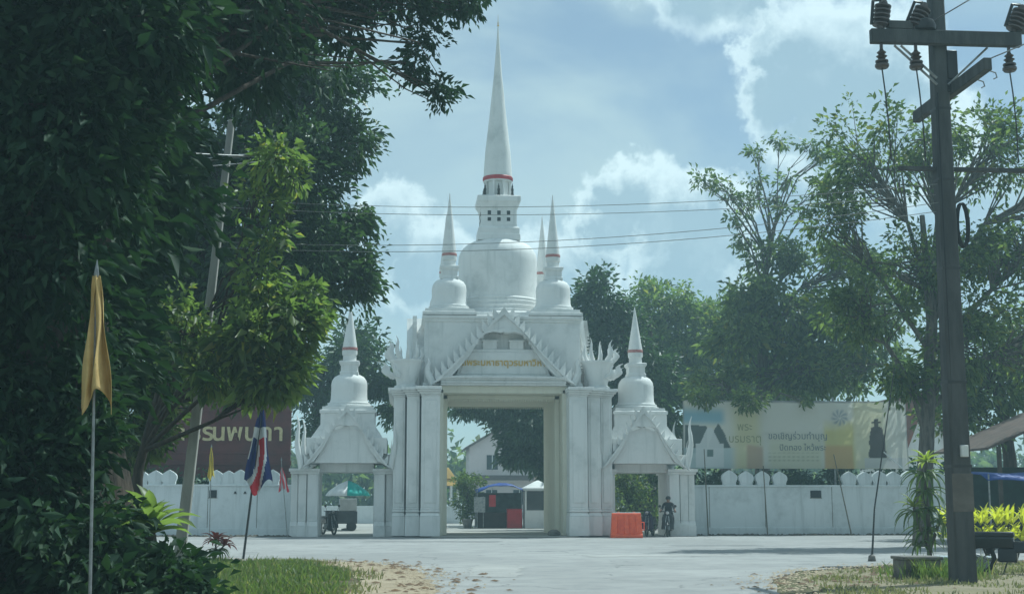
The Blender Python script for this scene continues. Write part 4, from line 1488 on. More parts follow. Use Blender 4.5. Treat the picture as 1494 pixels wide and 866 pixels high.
m.box(-.56, .56, -.098, .098, .957, .985)
m.build('reflective_strip', WHITECANVAS, br, bevel=.008)
for x in (-.3, .3):
    m = MB()
    m.lathe(x, 0, [(.05, .986), (.05, 1.0), (.03, 1.005)], 12)
    m.build('filler_cap', ORANGE, br)
m = MB()
m.tube([(.62, 0, .3), (.70, 0, .3), (.70, 0, .6), (.60, 0, .6)], .025, 6)
m.build('coupling_pin', ORANGE, br)

PAINTBLACK = surf('black_paint', (.02, .021, .024), (.026, .027, .03), .25, spec=.5)
CHROME = surf('chrome', (.5, .5, .5), (.4, .4, .4), .2, metal=.9)
LENS = surf('headlamp_lens', (.55, .57, .58), (.5, .5, .5), .12, spec=.6)


def motorcycle(label, loc, rz, paint, basket=True, group='motorcycles by the gateways'):
    """small underbone motorcycle; faces local -y"""
    t = thing('motorcycle', label, 'motorcycle', loc, rz, group)
    for y in (-.60, .62):
        M = Matrix.Translation((0, y, .285)) @ Matrix.Rotation(PI / 2, 4, 'Y')
        m = MB()
        m.add([], [])
        v, f = [], []
        for a in range(24):
            for b in range(8):
                A, Bq = 2 * PI * a / 24, 2 * PI * b / 8
                rr = .24 + .045 * math.cos(Bq)
                v.append((rr * math.cos(A), rr * math.sin(A), .04 * math.sin(Bq)))
                f.append((a * 8 + b, ((a + 1) % 24) * 8 + b, ((a + 1) % 24) * 8 + (b + 1) % 8, a * 8 + (b + 1) % 8))
        m.add(v, f, 0, M)
        w = m.build('wheel', RUBBER, t)
        m = MB()
        m.lathe(0, 0, [(.05, -.035), (.05, .035)], 10, M=M)
        for k in range(6):
            a = k * PI / 3
            m.tube([M @ Vector((.04 * math.cos(a), .04 * math.sin(a), 0)), M @ Vector((.205 * math.cos(a), .205 * math.sin(a), 0))], .012, 5)
        m.build('rim', CHROME, w)
    m = MB()
    for x in (-.07, .07):
        m.tube([(x, -.60, .285), (x, -.50, .62), (x * .6, -.42, .85)], .022, 8)
    m.build('fork', CHROME, t)
    m = MB()
    m.frustum(-.26, .26, -.50, -.38, .30, -.19, .19, -.44, -.34, .90)
    m.frustum(-.10, .10, -.42, .05, .40, -.06, .06, -.36, .05, .62)
    m.frustum(-.11, .11, .0, .70, .48, -.13, .13, .0, .78, .70)
    m.frustum(-.12, .12, -.05, .30, .22, -.10, .10, -.05, .3, .48)
    m.build('body', paint, t, bevel=.03)
    m = MB()
    m.frustum(-.13, .13, -.02, .74, .702, -.11, .11, .0, .72, .80)
    m.build('seat', BLACK, t, bevel=.03)
    m = MB()
    m.frustum(-.15, .15, -.50, -.36, .88, -.10, .10, -.45, -.36, 1.03)
    m.build('headlamp_cowl', paint, t, bevel=.025)
    m = MB()
    m.lathe(0, 0, [(.07, 0), (.06, .02), (.03, .035)], 14, M=Matrix.Translation((0, -.485, .95)) @ Matrix.Rotation(PI / 2 + .3, 4, 'X'))
    m.build('headlight', LENS, t)
    m = MB()
    m.tube([(-.34, -.26, 1.0), (-.2, -.36, 1.01), (0, -.40, 1.0), (.2, -.36, 1.01), (.34, -.26, 1.0)], .016, 8)
    hbz = m.build('handlebar', BLACK, t)
    for s in (-1, 1):
        m = MB()
        m.tube([(s * .24, -.34, 1.01), (s * .30, -.36, 1.18)], .007, 5)
        m.lathe(0, 0, [(.05, -.008), (.055, 0), (.05, .008)], 12, M=Matrix.Translation((s * .31, -.36, 1.22)) @ Matrix.Rotation(PI / 2, 4, 'X'))
        m.build('mirror', BLACK, hbz)
    m = MB()
    m.tube([(.12, .1, .25), (.14, .5, .27), (.15, .85, .36)], [.03, .04, .045], 8)
    m.build('exhaust', CHROME, t)
    m = MB()
    m.tube([(-.09, .12, .25), (-.20, .20, .015)], .012, 6)
    m.build('kickstand', BLACK, t)
    for y0, y1, z in ((-.80, -.42, .60), (.45, .92, .60)):
        m = MB()
        yc = -.60 if y0 < 0 else .62
        pts = [(yc + .315 * math.cos(a), .285 + .315 * math.sin(a)) for a in np.linspace(.35, 2.6, 9)]
        for (ya, za), (yb, zb) in zip(pts, pts[1:]):
            m.add([(-.06, ya, za), (.06, ya, za), (.06, yb, zb), (-.06, yb, zb)], [(0, 1, 2, 3)])
        g_ = m.build('mudguard', paint, t)
        s_ = g_.modifiers.new('thick', 'SOLIDIFY')
        s_.thickness = .008
    if basket:
        m = MB()
        for z in (.78, .86, .94):
            m.tube([(-.16, -.52, z), (-.16, -.72, z), (.16, -.72, z), (.16, -.52, z)], .007, 4)
        for x in np.linspace(-.16, .16, 6):
            m.tube([(x, -.72, .76), (x, -.72, .95)], .006, 4)
        m.build('basket', BLACK, t)
    return t


motorcycle('black motorcycle carrying the seated rider by the small gateway', (10.72, 55.6, .001), R(-15), PAINTBLACK, False)
motorcycle('dark blue motorcycle with basket parked behind the orange barrier', (10.02, 56.0, .001), R(-22), surf('blue_paint', (.03, .035, .07), (.025, .03, .06), .3), True)
motorcycle('black motorcycle parked in the small gateway by the maroon sign', (-3.15, 59.6, .004), R(25), PAINTBLACK, True)

# rider: one continuous skinned body seated on the black motorcycle
SKIN = surf('skin', (.32, .19, .13), (.28, .165, .115), .55)
DARKCLOTH = surf('dark_clothing', (.035, .037, .045), (.025, .027, .033), .85)
rd = thing('person', 'person in dark clothes sitting on the black motorcycle', 'person', (10.72, 55.6, 0), R(-15))


def skin_body(name, verts, edges, radii, mats, parent, root=0, head_z=1.30):
    me = bpy.data.meshes.new(name)
    me.from_pydata(verts, edges, [])
    for m_ in mats:
        me.materials.append(m_)
    o = link(name, me, parent)
    md = o.modifiers.new('skin', 'SKIN')
    for i, r in enumerate(radii):
        sv = me.skin_vertices[0].data[i]
        sv.radius = r if isinstance(r, tuple) else (r, r)
        sv.use_root = i == root
    md.use_smooth_shade = True
    sb = o.modifiers.new('sub', 'SUBSURF')
    sb.levels = sb.render_levels = 2
    dg = bpy.context.evaluated_depsgraph_get()
    new = bpy.data.meshes.new_from_object(o.evaluated_get(dg))
    o.modifiers.clear()
    o.data = new
    return o


V_ = [(0, .22, .88), (0, .20, 1.02), (0, .17, 1.20), (0, .15, 1.33), (0, .13, 1.39),       # pelvis, belly, chest, neck base, neck
      (0, .11, 1.47), (0, .10, 1.55),                                                          # head
      (-.18, .15, 1.30), (-.25, -.03, 1.10), (-.29, -.20, 1.03), (.18, .15, 1.30), (.25, -.03, 1.10), (.29, -.20, 1.03),   # arms
      (-.12, .16, .86), (-.19, -.16, .74), (-.18, -.06, .38), (-.19, -.18, .33), (.12, .16, .86), (.19, -.16, .74), (.18, -.06, .38), (.19, -.18, .33)]
E_ = [(0, 1), (1, 2), (2, 3), (3, 4), (4, 5), (5, 6), (3, 7), (7, 8), (8, 9), (3, 10), (10, 11), (11, 12), (0, 13), (13, 14), (14, 15), (15, 16), (0, 17), (17, 18), (18, 19), (19, 20)]
R_ = [(.16, .12), (.15, .11), (.17, .12), (.12, .09), .055, (.085, .10), (.075, .085), .065, .048, .036, .065, .048, .036, .09, .075, .05, .04, .09, .075, .05, .04]
body_o = skin_body('body', V_, E_, R_, [DARKCLOTH, SKIN], rd)
for p_ in body_o.data.polygons:
    c_ = p_.center
    p_.material_index = 1 if c_.z > 1.375 or (abs(c_.x) > .24 and c_.y < -.08 and c_.z > .9) else 0
for s in (-1, 1):
    for k in range(4):
        m = MB()
        y = -.235 - .012 * k
        x = s * (.275 + .018 * k)
        m.tube([(x, -.20, 1.035), (x, -.275, 1.03), (x, -.292, .995), (x, -.262, .972)], [.010, .009, .008, .007], 6)
        m.build('finger', SKIN, rd)
    m = MB()
    m.tube([(s * .265, -.20, 1.02), (s * .255, -.235, .99), (s * .262, -.26, .985)], [.011, .010, .008], 6)
    m.build('thumb', SKIN, rd)
m = MB()
m.lathe(0, .105, [(.098, 1.49), (.105, 1.52), (.10, 1.57), (.075, 1.615), (.03, 1.635)], 16)
m.build('hair', BLACK, rd)
m = MB()
m.frustum(-.014, .014, .005, .02, 1.455, -.008, .008, .012, .02, 1.50)
m.build('nose', SKIN, rd, bevel=.004)
for s in (-1, 1):
    m = MB()
    m.lathe(s * .032, .022, [(.002, 1.497), (.010, 1.503), (.002, 1.509)], 8)
    m.build('eye', BLACK, rd)

# ------------------------------------------------------------------ beyond the great arch
stall = thing('market_stall', 'dark market stall under a blue tarpaulin seen through the great arch', 'stall', (5.2, 75, 0))
m = MB()
for i in range(7):
    for j in range(5):
        pass
xs_ = np.linspace(-1.3, 1.35, 9)
ys_ = np.linspace(-1.0, 1.2, 6)
for y in ys_:
    for x in xs_:
        m.v.append((x, y, 2.02 + .38 * (1 - abs((x - .1) / 1.4) ** 1.5) + .05 * math.sin(x * 5 + y * 2) - .1 * (y < -.9)))
for j in range(5):
    for i in range(8):
        a = j * 9 + i
        m.f.append((a, a + 1, a + 10, a + 9))
        m.m.append(0)
q_ = m.build('tarpaulin', BLUETARP, stall, smooth_deg=60)
q_.modifiers.new('thick', 'SOLIDIFY').thickness = .02
for x in (-1.25, 1.3):
    for y in (-.95, 1.15):
        m = MB()
        m.tube([(x, y, 0), (x, y, 2.05)], .03, 8)
        m.build('post', STEEL, stall)
m = MB()
m.box(-1.2, 1.2, -.7, -.1, .02, .85)
m.build('counter', surf('dark_wood', (.05, .04, .035), (.035, .03, .025), .7), stall, bevel=.02)
m = MB()
m.box(-1.28, 1.28, 1.05, 1.12, .05, 1.9)
m.build('back_panel', surf('grey_green_sheet', (.10, .13, .12), (.07, .09, .085), .7), stall, bevel=.01)
tag(MB().box(5.55, 6.35, 74.0, 74.5, .004, .98).box(5.53, 6.37, 73.98, 74.52, .985, 1.04).build('cool_box', REDPLASTIC, bevel=.04), 'red cool box standing before the dark market stall', 'cool box')
sgn = thing('hanging_placard', 'small red placard hanging at the dark market stall', 'sign', (4.75, 73.9, 1.15))
m = MB()
m.box(-.18, .18, -.02, .02, 0, .62)
m.build('panel', REDPLASTIC, sgn, bevel=.01)
m = MB()
m.tube([(0, 0, .62), (0, .06, 1.0)], .008, 5)
m.build('cord', BLACK, sgn)
sgn2 = thing('notice_board', 'pale notice board on a stand beside the dark market stall', 'sign', (4.05, 73.6, .004))
for x in (-.2, .2):
    m = MB()
    m.tube([(x, 0, 0), (x, .05, 1.7)], .02, 6)
    m.build('leg', STEEL, sgn2)
m = MB()
m.box(-.3, .3, -.03, .0, .85, 1.65)
m.build('panel', surf('grey_notice', (.36, .37, .37), (.22, .24, .24), .7, 9), sgn2, bevel=.01)
kiosk = thing('guard_kiosk', 'white guard kiosk with dark window seen through the great arch', 'kiosk', (7.25, 74.6, .004))
m = MB()
m.box(-.75, .75, -.6, .6, 0, .95)
m.build('lower_wall', WHITE, kiosk, bevel=.01)
for x in (-.70, .70):
    for y in (-.55, .55):
        m = MB()
        m.box(x - .05, x + .05, y - .05, y + .05, .952, 2.0)
        m.build('corner_post', WHITE, kiosk, bevel=.01)
m = MB()
m.box(-.648, .648, -.57, -.54, .96, 1.98)
m.build('window', GLASS, kiosk, smooth_deg=0)
m = MB()
m.box(-.648, .648, .54, .57, .96, 1.98)
m.build('window', GLASS, kiosk, smooth_deg=0)
for x in (-.71, .69):
    m = MB()
    m.box(x, x + .03, -.498, .498, .96, 1.98)
    m.build('window', GLASS, kiosk, smooth_deg=0)
m = MB()
m.box(-.85, .85, -.72, .72, 2.002, 2.12)
m.frustum(-.85, .85, -.72, .72, 2.122, -.05, .05, -.05, .05, 2.55)
m.build('roof', WHITE, kiosk, bevel=.01)

house = thing('house', 'pale pink two storey house with gable roof beyond the great arch', 'house', (7.4, 124, 0))
m = MB()
m.box(-1.5, 5, 0, 7, 0, 6.3)
m.prism([(-1.5, 6.3), (5, 6.3), (1.75, 8.2)], .02, 6.98)
hw = m.build('wall', PINKWALL, house)
m = MB()
m.prism([(-1.95, 6.05), (1.75, 8.22), (5.45, 6.05), (5.45, 6.25), (1.75, 8.45), (-1.95, 6.25)], -.5, 7.5)
m.build('roof', ROOFTILE, house)
for (x, z, w, h) in ((.55, 4.3, 1.0, 1.3), (2.9, 4.3, 1.1, 1.3), (.5, 1.2, 1.0, 1.3), (3, 1.2, 1.1, 1.3)):
    m = MB()
    m.box(x - w / 2, x + w / 2, -.05, .0, z, z + h)
    wd = m.build('window', GLASS, house, smooth_deg=0)
    m = MB()
    m.box(x - w / 2 - .1, x + w / 2 + .1, -.12, -.051, z - .12, z)
    m.build('sill', PINKWALL, wd, smooth_deg=0)
    m = MB()
    m.box(x - .03, x + .03, -.07, -.051, z, z + h)
    m.build('mullion', WHITE, wd, smooth_deg=0)
m = MB()
m.frustum(-2, 5.4, -1.4, -.02, 3.35, -2, 5.4, -.2, -.02, 3.8)
m.build('porch_roof', ROOFTILE, house)

shr = thing('pavilion', 'little pavilion with ochre roof and white posts beyond the great arch', 'pavilion', (3.15, 99, .004))
m = MB()
m.frustum(-.95, .95, -.9, .9, 2.55, -.12, .12, -.1, .1, 3.5)
m.frustum(-.62, .62, -.6, .6, 3.05, -.05, .05, -.05, .05, 3.85)
m.build('roof', YELROOF, shr, bevel=.02)
for x in (-.75, -.25, .25, .75):
    for y in (-.7, .7):
        m = MB()
        m.box(x - .07, x + .07, y - .07, y + .07, .2, 2.56)
        m.build('post', WHITE, shr, bevel=.01)
m = MB()
m.box(-1, 1, -.95, .95, 0, .2)
m.build('floor_slab', CONC, shr, bevel=.02)
lw = MB()
lw.box(-30, 3.9, 92, 92.25, .004, 1.05)
lw.box(-30, 3.9, 91.95, 92.3, 1.052, 1.15)
lwo = lw.build('low_wall', WALLW, bevel=.01)
tag(lwo, 'low plain wall across the courtyard beyond the gateways', 'wall', kind='thing')


def shrub(name, label, loc, rx, rz, leaf, seed, n=60, nl=26, ll=.16, tr=.22, group=None, cat='shrub'):
    x, y, z = loc
    return tree(name, label, loc, [(0, 0, 0, .05), (.02, 0, rz * .5, .04), (.05, 0, rz * .95, .025)], [(x, y, z + rz * 1.0, rx, rx, rz * .95, n, nl, tr, ll)], leaf, BARK, seed, group, .2, .5, cat=cat)


shrub('shrub', 'grey green rounded shrub standing before the pale house', (3.55, 76.5, 0), .72, 1.55, LEAF_MID, 41, 90, 26, .2, .26)
shrub('shrub', 'leafy shrub filling the small gateway by the banner', (10.2, 62.5, 0), 1.1, 1.5, LEAF_MID, 42, 110, 26, .2, .3)
shrub('shrub', 'dark leafy shrub behind the small gateway by the banner', (11.6, 64.5, 0), 1.1, 1.7, LEAF_DARK, 43, 100, 26, .2, .3)
pot = thing('plant_pot', 'small dark planter pot on the courtyard paving', 'plant pot', (3.45, 74.3, .004))
m = MB()
m.lathe(0, 0, [(.20, 0), (.28, .42), (.31, .44), (.31, .5), (.24, .48)], 18)
m.build('pot', CONC, pot)

# ------------------------------------------------------------------ vendor cart behind the small gateway by the maroon sign
cart = thing('vendor_cart', 'dark vendor cart on wheels behind the small gateway by the maroon sign', 'cart', (-3.0, 68, .004), R(6))
m = MB()
m.box(-.75, .75, -.45, .45, .35, .95)
m.build('body', surf('dark_cart_panel', (.05, .055, .06), (.035, .04, .045), .6), cart, bevel=.02)
m = MB()
m.box(-.1, .72, -.40, .40, .952, 1.55)
m.build('cabinet', surf('pale_cart_panel', (.42, .43, .42), (.34, .35, .34), .6), cart, bevel=.02)
for x in (-.5, .5):
    for y in (-.48, .48):
        m = MB()
        m.lathe(0, 0, [(.05, -.04), (.20, -.035), (.22, -.02), (.22, .02), (.20, .035), (.05, .04)], 18, M=Matrix.Translation((x, y, .22)) @ Matrix.Rotation(PI / 2, 4, 'X'))
        m.build('wheel', RUBBER, cart)
um = thing('market_umbrella', 'white and turquoise market umbrella over the vendor cart', 'umbrella', (-2.75, 69.4, .004), R(0))
m = MB()
m.tube([(0, 0, 0), (0, 0, 2.5)], .025, 8)
m.build('pole', STEEL, um)
m = MB()
m.lathe(0, 0, [(.3, 0), (.3, .08), (.08, .12)], 14)
m.build('base', CONC, um)
for k in range(8):
    a0, a1 = 2 * PI * k / 8, 2 * PI * (k + 1) / 8
    mm_ = MB()
    pts = []
    for r, z in ((.03, 2.45), (.5, 2.25), (.95, 1.93), (1.12, 1.70)):
        sag = .92 if r > .3 else 1
        am = (a0 + a1) / 2
        pts.append([(r * math.cos(a0), r * math.sin(a0), z), (r * .955 * math.cos(am), r * .955 * math.sin(am), z - .02), (r * math.cos(a1), r * math.sin(a1), z)])
    v = sum(pts, [])
    f = [(i * 3 + j, (i + 1) * 3 + j, (i + 1) * 3 + j + 1, i * 3 + j + 1) for i in range(3) for j in range(2)]
    mm_.add(v, f)
    o = mm_.build('panel', WHITECANVAS if k in (1, 2, 3, 4, 5) else GREENTARP, um, smooth_deg=60)
    o.modifiers.new('thick', 'SOLIDIFY').thickness = .006
rk = MB()
rk.lathe(0, 0, [(.20, 0), (.25, .06), (.22, .16), (.12, .23), (.02, .25)], 12, wob=lambda a, z: 1 + .18 * math.sin(a * 3 + 1) + .1 * math.sin(a * 5))
tag(rk.build('stone', CONC, loc=(6.05, 55.6, .045)), 'dark stone lying at the foot of the great passage jamb', 'stone')

# ------------------------------------------------------------------ verge plants, planter, roadside stall
def blade_mesh(name, L, w, mat, arch=.35, n=6, fold=.3):
    """strap leaf along +x, arching down, folded along its midrib"""
    m = MB()
    for i in range(n + 1):
        t = i / n
        ww = w * (math.sin(PI * (.12 + .88 * t)) ** .8 if t < 1 else 0.0) + .001
        x = L * t * (1 - .12 * t)
        z = L * (.55 * t - arch * 2.0 * t * t)
        m.v += [(x, -ww / 2, z + ww * fold), (x, 0, z), (x, ww / 2, z + ww * fold)]
    for i in range(n):
        for j in (0, 1):
            a = i * 3 + j
            m.f.append((a, a + 3, a + 4, a + 1))
            m.m.append(0)
    return m.mesh(name, mat, 80)


def rosette(parent, mesh, c, n, tilt0, tilt1, rs, s0=.8, s1=1.15, name='leaf'):
    for k in range(n):
        o = link(name, mesh, parent, c)
        o.rotation_euler = (0, -(tilt0 + (tilt1 - tilt0) * (k + rs.uniform(-.5, .5)) / n), k * 2.399 + rs.uniform(-.2, .2))
        s = rs.uniform(s0, s1)
        o.scale = (s, s, s)


rsp = np.random.default_rng(77)
LEAF_DRAC = leafmat('dragon_leaf', (.05, .085, .03), (.11, .15, .05), .35)
LEAF_DRACY = leafmat('young_dragon_leaf', (.16, .21, .035), (.27, .30, .06), .4)
dr = thing('dragon_plant', 'tall dracaena plant with tufted strap leaves beside the utility pole', 'plant', (11.3, 29.2, 0))
m = MB()
m.tube([(0, 0, 0), (.02, 0, .8), (-.03, .02, 1.6), (.03, 0, 2.25)], [.06, .05, .045, .035], 8)
m.tube([(.0, 0, .4), (-.22, -.05, .9), (-.32, -.05, 1.25)], [.04, .035, .03], 8)
m.tube([(.0, 0, .3), (.2, .1, .7), (.3, .1, .95)], [.04, .035, .03], 8)
m.build('stem', BARKG, dr)
bl = blade_mesh('leaf', .62, .07, LEAF_DRAC, .42)
bly = blade_mesh('leaf', .52, .07, LEAF_DRACY, .25)
rosette(dr, bly, (.03, 0, 2.22), 22, .75, -.5, rsp, .75, 1.1)
rosette(dr, bl, (.0, 0, 1.95), 22, .2, -.7, rsp)
rosette(dr, bl, (-.02, 0, 1.6), 20, .1, -.8, rsp)
rosette(dr, bly, (-.32, -.05, 1.25), 14, .8, -.2, rsp, .7, 1.0)
rosette(dr, bl, (-.30, -.05, 1.15), 14, .1, -.8, rsp)
rosette(dr, bl, (.02, 0, 1.2), 16, .1, -.8, rsp)
rosette(dr, bl, (.30, .1, .95), 18, .5, -.7, rsp)
rosette(dr, bl, (.0, 0, .75), 18, .2, -.9, rsp, .8, 1.2)
rosette(dr, bl, (-.2, 0, .45), 14, .4, -.6, rsp, .7, 1.0)
pl_ = thing('planter', 'weathered square concrete planter beside the utility pole', 'planter', (9.28, 24.6, 0))
m = MB()
m.box(-.34, .34, -.3, .3, 0, .34)
m.build('trough', CONC, pl_, bevel=.02)
m = MB()
m.box(-.37, .37, -.33, .33, .342, .40)
m.build('rim', CONC, pl_, bevel=.015)
ft = thing('bird_nest_fern', 'pale green fern with broad fronds growing at the huge trunk', 'fern', (-2.84, 15.9, .98))
m = MB()
m.lathe(0, 0, [(.05, -.2), (.09, -.06), (.07, .03), (.03, .05)], 10)
m.build('root_ball', BARK, ft)
blf = blade_mesh('frond', .62, .15, leafmat('fern_leaf', (.11, .16, .06), (.22, .27, .10), .5), .28)
rosette(ft, blf, (0, 0, 0), 30, 1.2, .0, rsp, .75, 1.25, 'frond')
rp = thing('cordyline', 'red leaved cordyline plant at the edge of the grass', 'plant', (-4.45, 33.6, 0))
m = MB()
m.tube([(0, 0, 0), (.02, 0, .45)], [.03, .02], 6)
m.tube([(.0, 0, .1), (.22, 0, .36)], [.025, .02], 6)
m.build('stem', BARK, rp)
blr = blade_mesh('leaf', .46, .09, LEAF_RED, .35)
blg = blade_mesh('leaf', .42, .07, LEAF_DRAC, .45)
rosette(rp, blr, (.02, 0, .42), 18, .9, -.3, rsp)
rosette(rp, blr, (.22, 0, .34), 14, .8, -.3, rsp, .6, 1.0)
rosette(rp, blg, (.05, 0, .22), 16, .2, -.6, rsp)
# golden bush: a row of upright leafy stems
for k, (x, y) in enumerate(((12.55, 30.6), (13.15, 30.4), (13.8, 30.5))):
    gb = thing('golden_bush', ('golden yellow bush between the utility pole and the blue awning', 'golden yellow bush, middle one of three under the blue awning', 'golden yellow bush at the far end under the blue awning')[k], 'bush', (x, y, 0), group='golden bushes before the stall')
    m = MB()
    for q in range(5):
        a = q * 1.256
        m.tube([(0, 0, 0), (.18 * math.cos(a), .18 * math.sin(a), .5), (.30 * math.cos(a), .3 * math.sin(a), .95)], [.025, .02, .012], 5)
    m.build('stem', BARK, gb)
    bg_ = blade_mesh('leaf', .50, .075, LEAF_GOLD, .18)
    for q in range(5):
        a = q * 1.256
        rosette(gb, bg_, (.30 * math.cos(a), .3 * math.sin(a), .85), 9, 1.2, .2, rsp, .8, 1.2)
        rosette(gb, bg_, (.22 * math.cos(a), .22 * math.sin(a), .5), 8, .9, -.2, rsp, .8, 1.2)

st2 = thing('roadside_stall', 'open roadside stall with brown sheet roof beyond the utility pole', 'stall', (21.6, 45, 0))
m = MB()
m.prism([(-2.7, 3.05), (.6, 4.45), (4, 3.05), (4, 3.13), (.6, 4.55), (-2.7, 3.13)], -1.6, 3)
m.build('roof', ROOFTILE, st2)
for x in (-2.2, .6, 3.4):
    for y in (-1.3, 2.7):
        m = MB()
        m.box(x - .06, x + .06, y - .06, y + .06, 0, 3.18 if x != .6 else 4.3)
        m.build('post', surf('old_timber', (.09, .075, .06), (.06, .05, .04), .85) if x == -2.2 and y < 0 else ROOFTILE, st2, bevel=.01)
m = MB()
m.box(-2.1, 3.3, 2.6, 2.66, .1, 2.6)
m.build('back_screen', surf('dark_green_sheet', (.03, .055, .045), (.025, .04, .035), .8), st2)
m = MB()
m.box(-1.9, 3.0, .2, .9, .05, .8)
m.build('counter', DARK, st2, bevel=.02)
aw = thing('blue_awning', 'bright blue tarpaulin awning on slim poles before the roadside stall', 'awning', (18.9, 40.5, 0))
m = MB()
for j in range(5):
    for i in range(13):
        x, y = -1.7 + 4.6 * i / 12, -.9 + 2.0 * j / 4
        m.v.append((x, y, 2.18 + .10 * j / 4 + .03 * math.sin(i * 1.3) - (.16 if j == 0 else 0)))
for j in range(4):
    for i in range(12):
        a = j * 13 + i
        m.f.append((a, a + 1, a + 14, a + 13))
        m.m.append(0)
o = m.build('tarpaulin', BLUETARP, aw, smooth_deg=60)
o.modifiers.new('thick', 'SOLIDIFY').thickness = .02
for x in (-1.65, .6, 2.85):
    for y in (-.85, 1.05):
        m = MB()
        m.tube([(x, y, 0), (x, y, 2.2)], .025, 7)
        m.build('pole', STEEL, aw)
motorcycle('black motorcycle parked on the dry verge beyond the utility pole', (11.75, 26.0, 0), R(60), PAINTBLACK, False)
kb2 = MB()
for k in range(6):
    pass
lowk = MB()
lowk.box(10.1, 11.6, 26.6, 27.1, .004, .26)
lowk.box(10.06, 11.64, 26.56, 27.14, .262, .31)
tag(lowk.build('concrete_bench', surf('pale_blue_concrete', (.36, .42, .46), (.28, .33, .36), .7), bevel=.015), 'low pale blue concrete bench beyond the utility pole', 'bench')

chp = thing('chapel', 'white steep gabled chapel roof end showing between banner and utility pole', 'chapel', (29.6, 76, 0))
m = MB()
m.box(-1.3, 1.3, 0, 8, 0, 4.2)
m.prism([(-1.3, 4.2), (1.3, 4.2), (0, 7.3)], .01, 7.99)
m.build('wall', WHITE, chp)
m = MB()
m.prism([(-1.6, 3.7), (0, 7.35), (1.6, 3.7), (1.7, 3.85), (0, 7.65), (-1.7, 3.85)], -.4, 8.3)
m.build('roof', surf('red_roof_tile', (.22, .08, .05), (.17, .06, .04), .7), chp)
m = MB()
m.box(-.35, .35, -.06, 0, 1.2, 2.6)
m.build('window', GLASS, chp, smooth_deg=0)

# low growth closing the gaps: dark shrubs by the huge trunk and hedging behind the walls
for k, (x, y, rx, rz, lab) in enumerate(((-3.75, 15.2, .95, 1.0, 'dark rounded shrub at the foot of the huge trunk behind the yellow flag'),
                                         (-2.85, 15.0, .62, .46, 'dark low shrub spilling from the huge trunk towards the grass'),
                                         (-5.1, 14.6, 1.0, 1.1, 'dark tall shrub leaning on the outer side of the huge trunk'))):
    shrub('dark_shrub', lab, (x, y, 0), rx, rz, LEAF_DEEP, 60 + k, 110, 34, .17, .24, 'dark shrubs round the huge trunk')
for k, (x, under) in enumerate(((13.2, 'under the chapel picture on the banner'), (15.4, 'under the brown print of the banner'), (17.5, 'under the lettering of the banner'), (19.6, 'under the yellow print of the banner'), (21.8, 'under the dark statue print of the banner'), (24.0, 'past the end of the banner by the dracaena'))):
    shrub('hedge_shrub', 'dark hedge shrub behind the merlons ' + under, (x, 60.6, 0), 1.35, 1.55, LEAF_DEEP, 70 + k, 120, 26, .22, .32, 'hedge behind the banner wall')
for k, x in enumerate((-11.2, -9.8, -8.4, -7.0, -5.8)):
    shrub('hedge_shrub', 'dark hedge shrub showing between the merlons below the maroon sign', (x, 59.1, 0), .72, 1.35, LEAF_DEEP, 80 + k, 110, 26, .22, .32, 'hedge behind the sign wall')



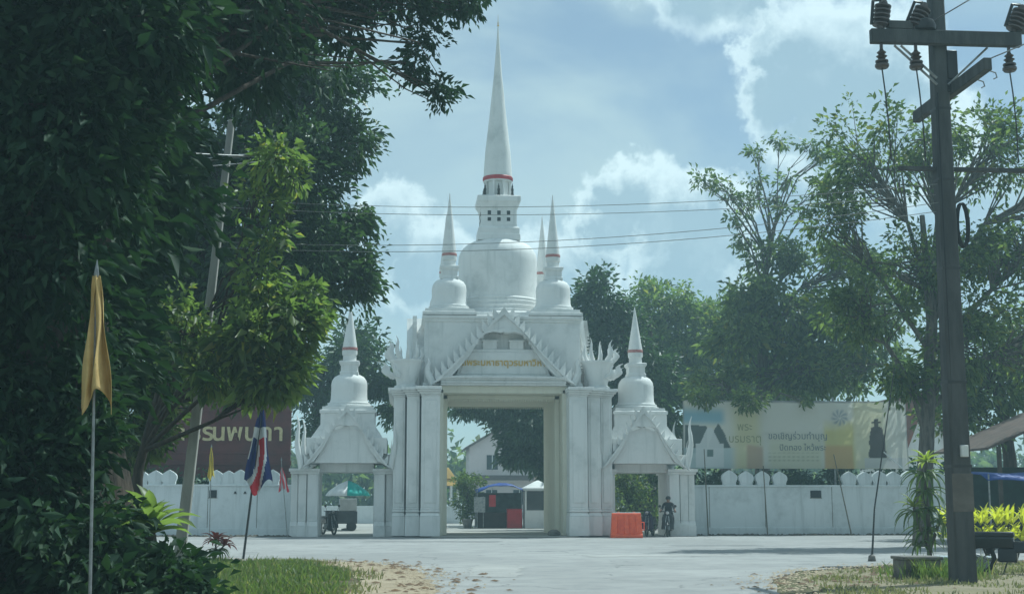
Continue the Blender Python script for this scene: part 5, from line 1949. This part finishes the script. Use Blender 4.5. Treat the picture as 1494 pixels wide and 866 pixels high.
def scatter(name, label, n, line, spread, size, mat, seed, flat=.5):
    """loose bits strewn along a line on the ground: one stuff object"""
    rs = np.random.default_rng(seed)
    L = np.array(line, float)
    seg = rs.integers(0, len(L) - 1, n)
    t = rs.uniform(size=(n, 1))
    q = L[seg] * (1 - t) + L[seg + 1] * t + rs.normal(0, spread, (n, 2))
    sz = size * rs.uniform(.4, 1.5, n) ** 2
    a = rs.uniform(0, 2 * PI, n)
    V = []
    for k in range(4):
        an = a + k * PI / 2 + rs.uniform(-.4, .4, n)
        V.append(np.stack([q[:, 0] + np.cos(an) * sz, q[:, 1] + np.sin(an) * sz * .8, np.full(n, .009) + (sz * flat * rs.uniform(0, .6, n) if k % 2 else 0)], 1))
    V.append(np.stack([q[:, 0], q[:, 1], .01 + sz * flat * 1.2], 1))
    V = np.stack(V, 1).reshape(-1, 3)
    b = np.arange(n) * 5
    T = np.concatenate([np.stack([b + k, b + (k + 1) % 4, b + 4], 1) for k in range(4)])
    tag(link(name, tri_mesh(name, V, T, mat)), label, 'litter', kind='stuff')


EDGE_R = [(5.8, 20), (6.7, 24.3), (8.0, 27.4), (10.5, 29.7), (14.5, 31.9), (22, 34.2)]
EDGE_L = [(.45, 20), (.45, 24), (.4, 27), (.0, 29.5), (-.8, 31.8), (-2.2, 33.0), (-5, 34)]
scatter('gravel', 'loose pale gravel along the edges of the road', 1700, EDGE_R, .32, .019, SAND, 91)
scatter('gravel', 'loose sandy gravel along the edge of the path', 1500, EDGE_L, .32, .018, SAND, 92)
scatter('fallen_leaves', 'brown fallen leaves strewn by the verge', 320, EDGE_L, .7, .055, surf('dead_leaf', (.16, .10, .05), (.10, .065, .04), .8), 93, .25)
scatter('fallen_leaves', 'brown fallen leaves strewn over the dry verge', 420, [(6.5, 22), (8.5, 25.5), (11, 28), (16, 31)], .9, .05, surf('dead_leaf', (.16, .10, .05), (.10, .065, .04), .8), 94, .25)
scatter('fallen_leaves', 'fallen leaves and grit gathered at the foot of the banner wall', 700, [(12, 57.3), (24, 57.3)], .28, .06, surf('wall_litter', (.10, .085, .06), (.06, .055, .045), .9), 95, .5)
scatter('fallen_leaves', 'fallen leaves and grit gathered at the foot of the sign wall', 400, [(-11, 57.3), (-4.6, 56.6)], .25, .06, surf('wall_litter', (.10, .085, .06), (.06, .055, .045), .9), 96, .5)

# ------------------------------------------------------------------ haze volume, added in place of windscreen glare
hz = MB()
hz.box(-225, 225, -65, 385, -1.0, 25.5)
ho = hz.build('haze', bpy.data.materials.new('glare_haze'), smooth_deg=0)
hm = ho.data.materials[0]
hm.use_nodes = True
hm.node_tree.nodes.clear()
pv = nd(hm.node_tree, 'ShaderNodeVolumePrincipled')
pv.inputs['Color'].default_value = (.64, .90, 1.0, 1)
pv.inputs['Density'].default_value = 0.0019
pv.inputs['Anisotropy'].default_value = 0.25
mo = nd(hm.node_tree, 'ShaderNodeOutputMaterial')
hm.node_tree.links.new(pv.outputs[0], mo.inputs['Volume'])
tag(ho, 'pale blue haze box standing in for windscreen glare', kind='stuff')
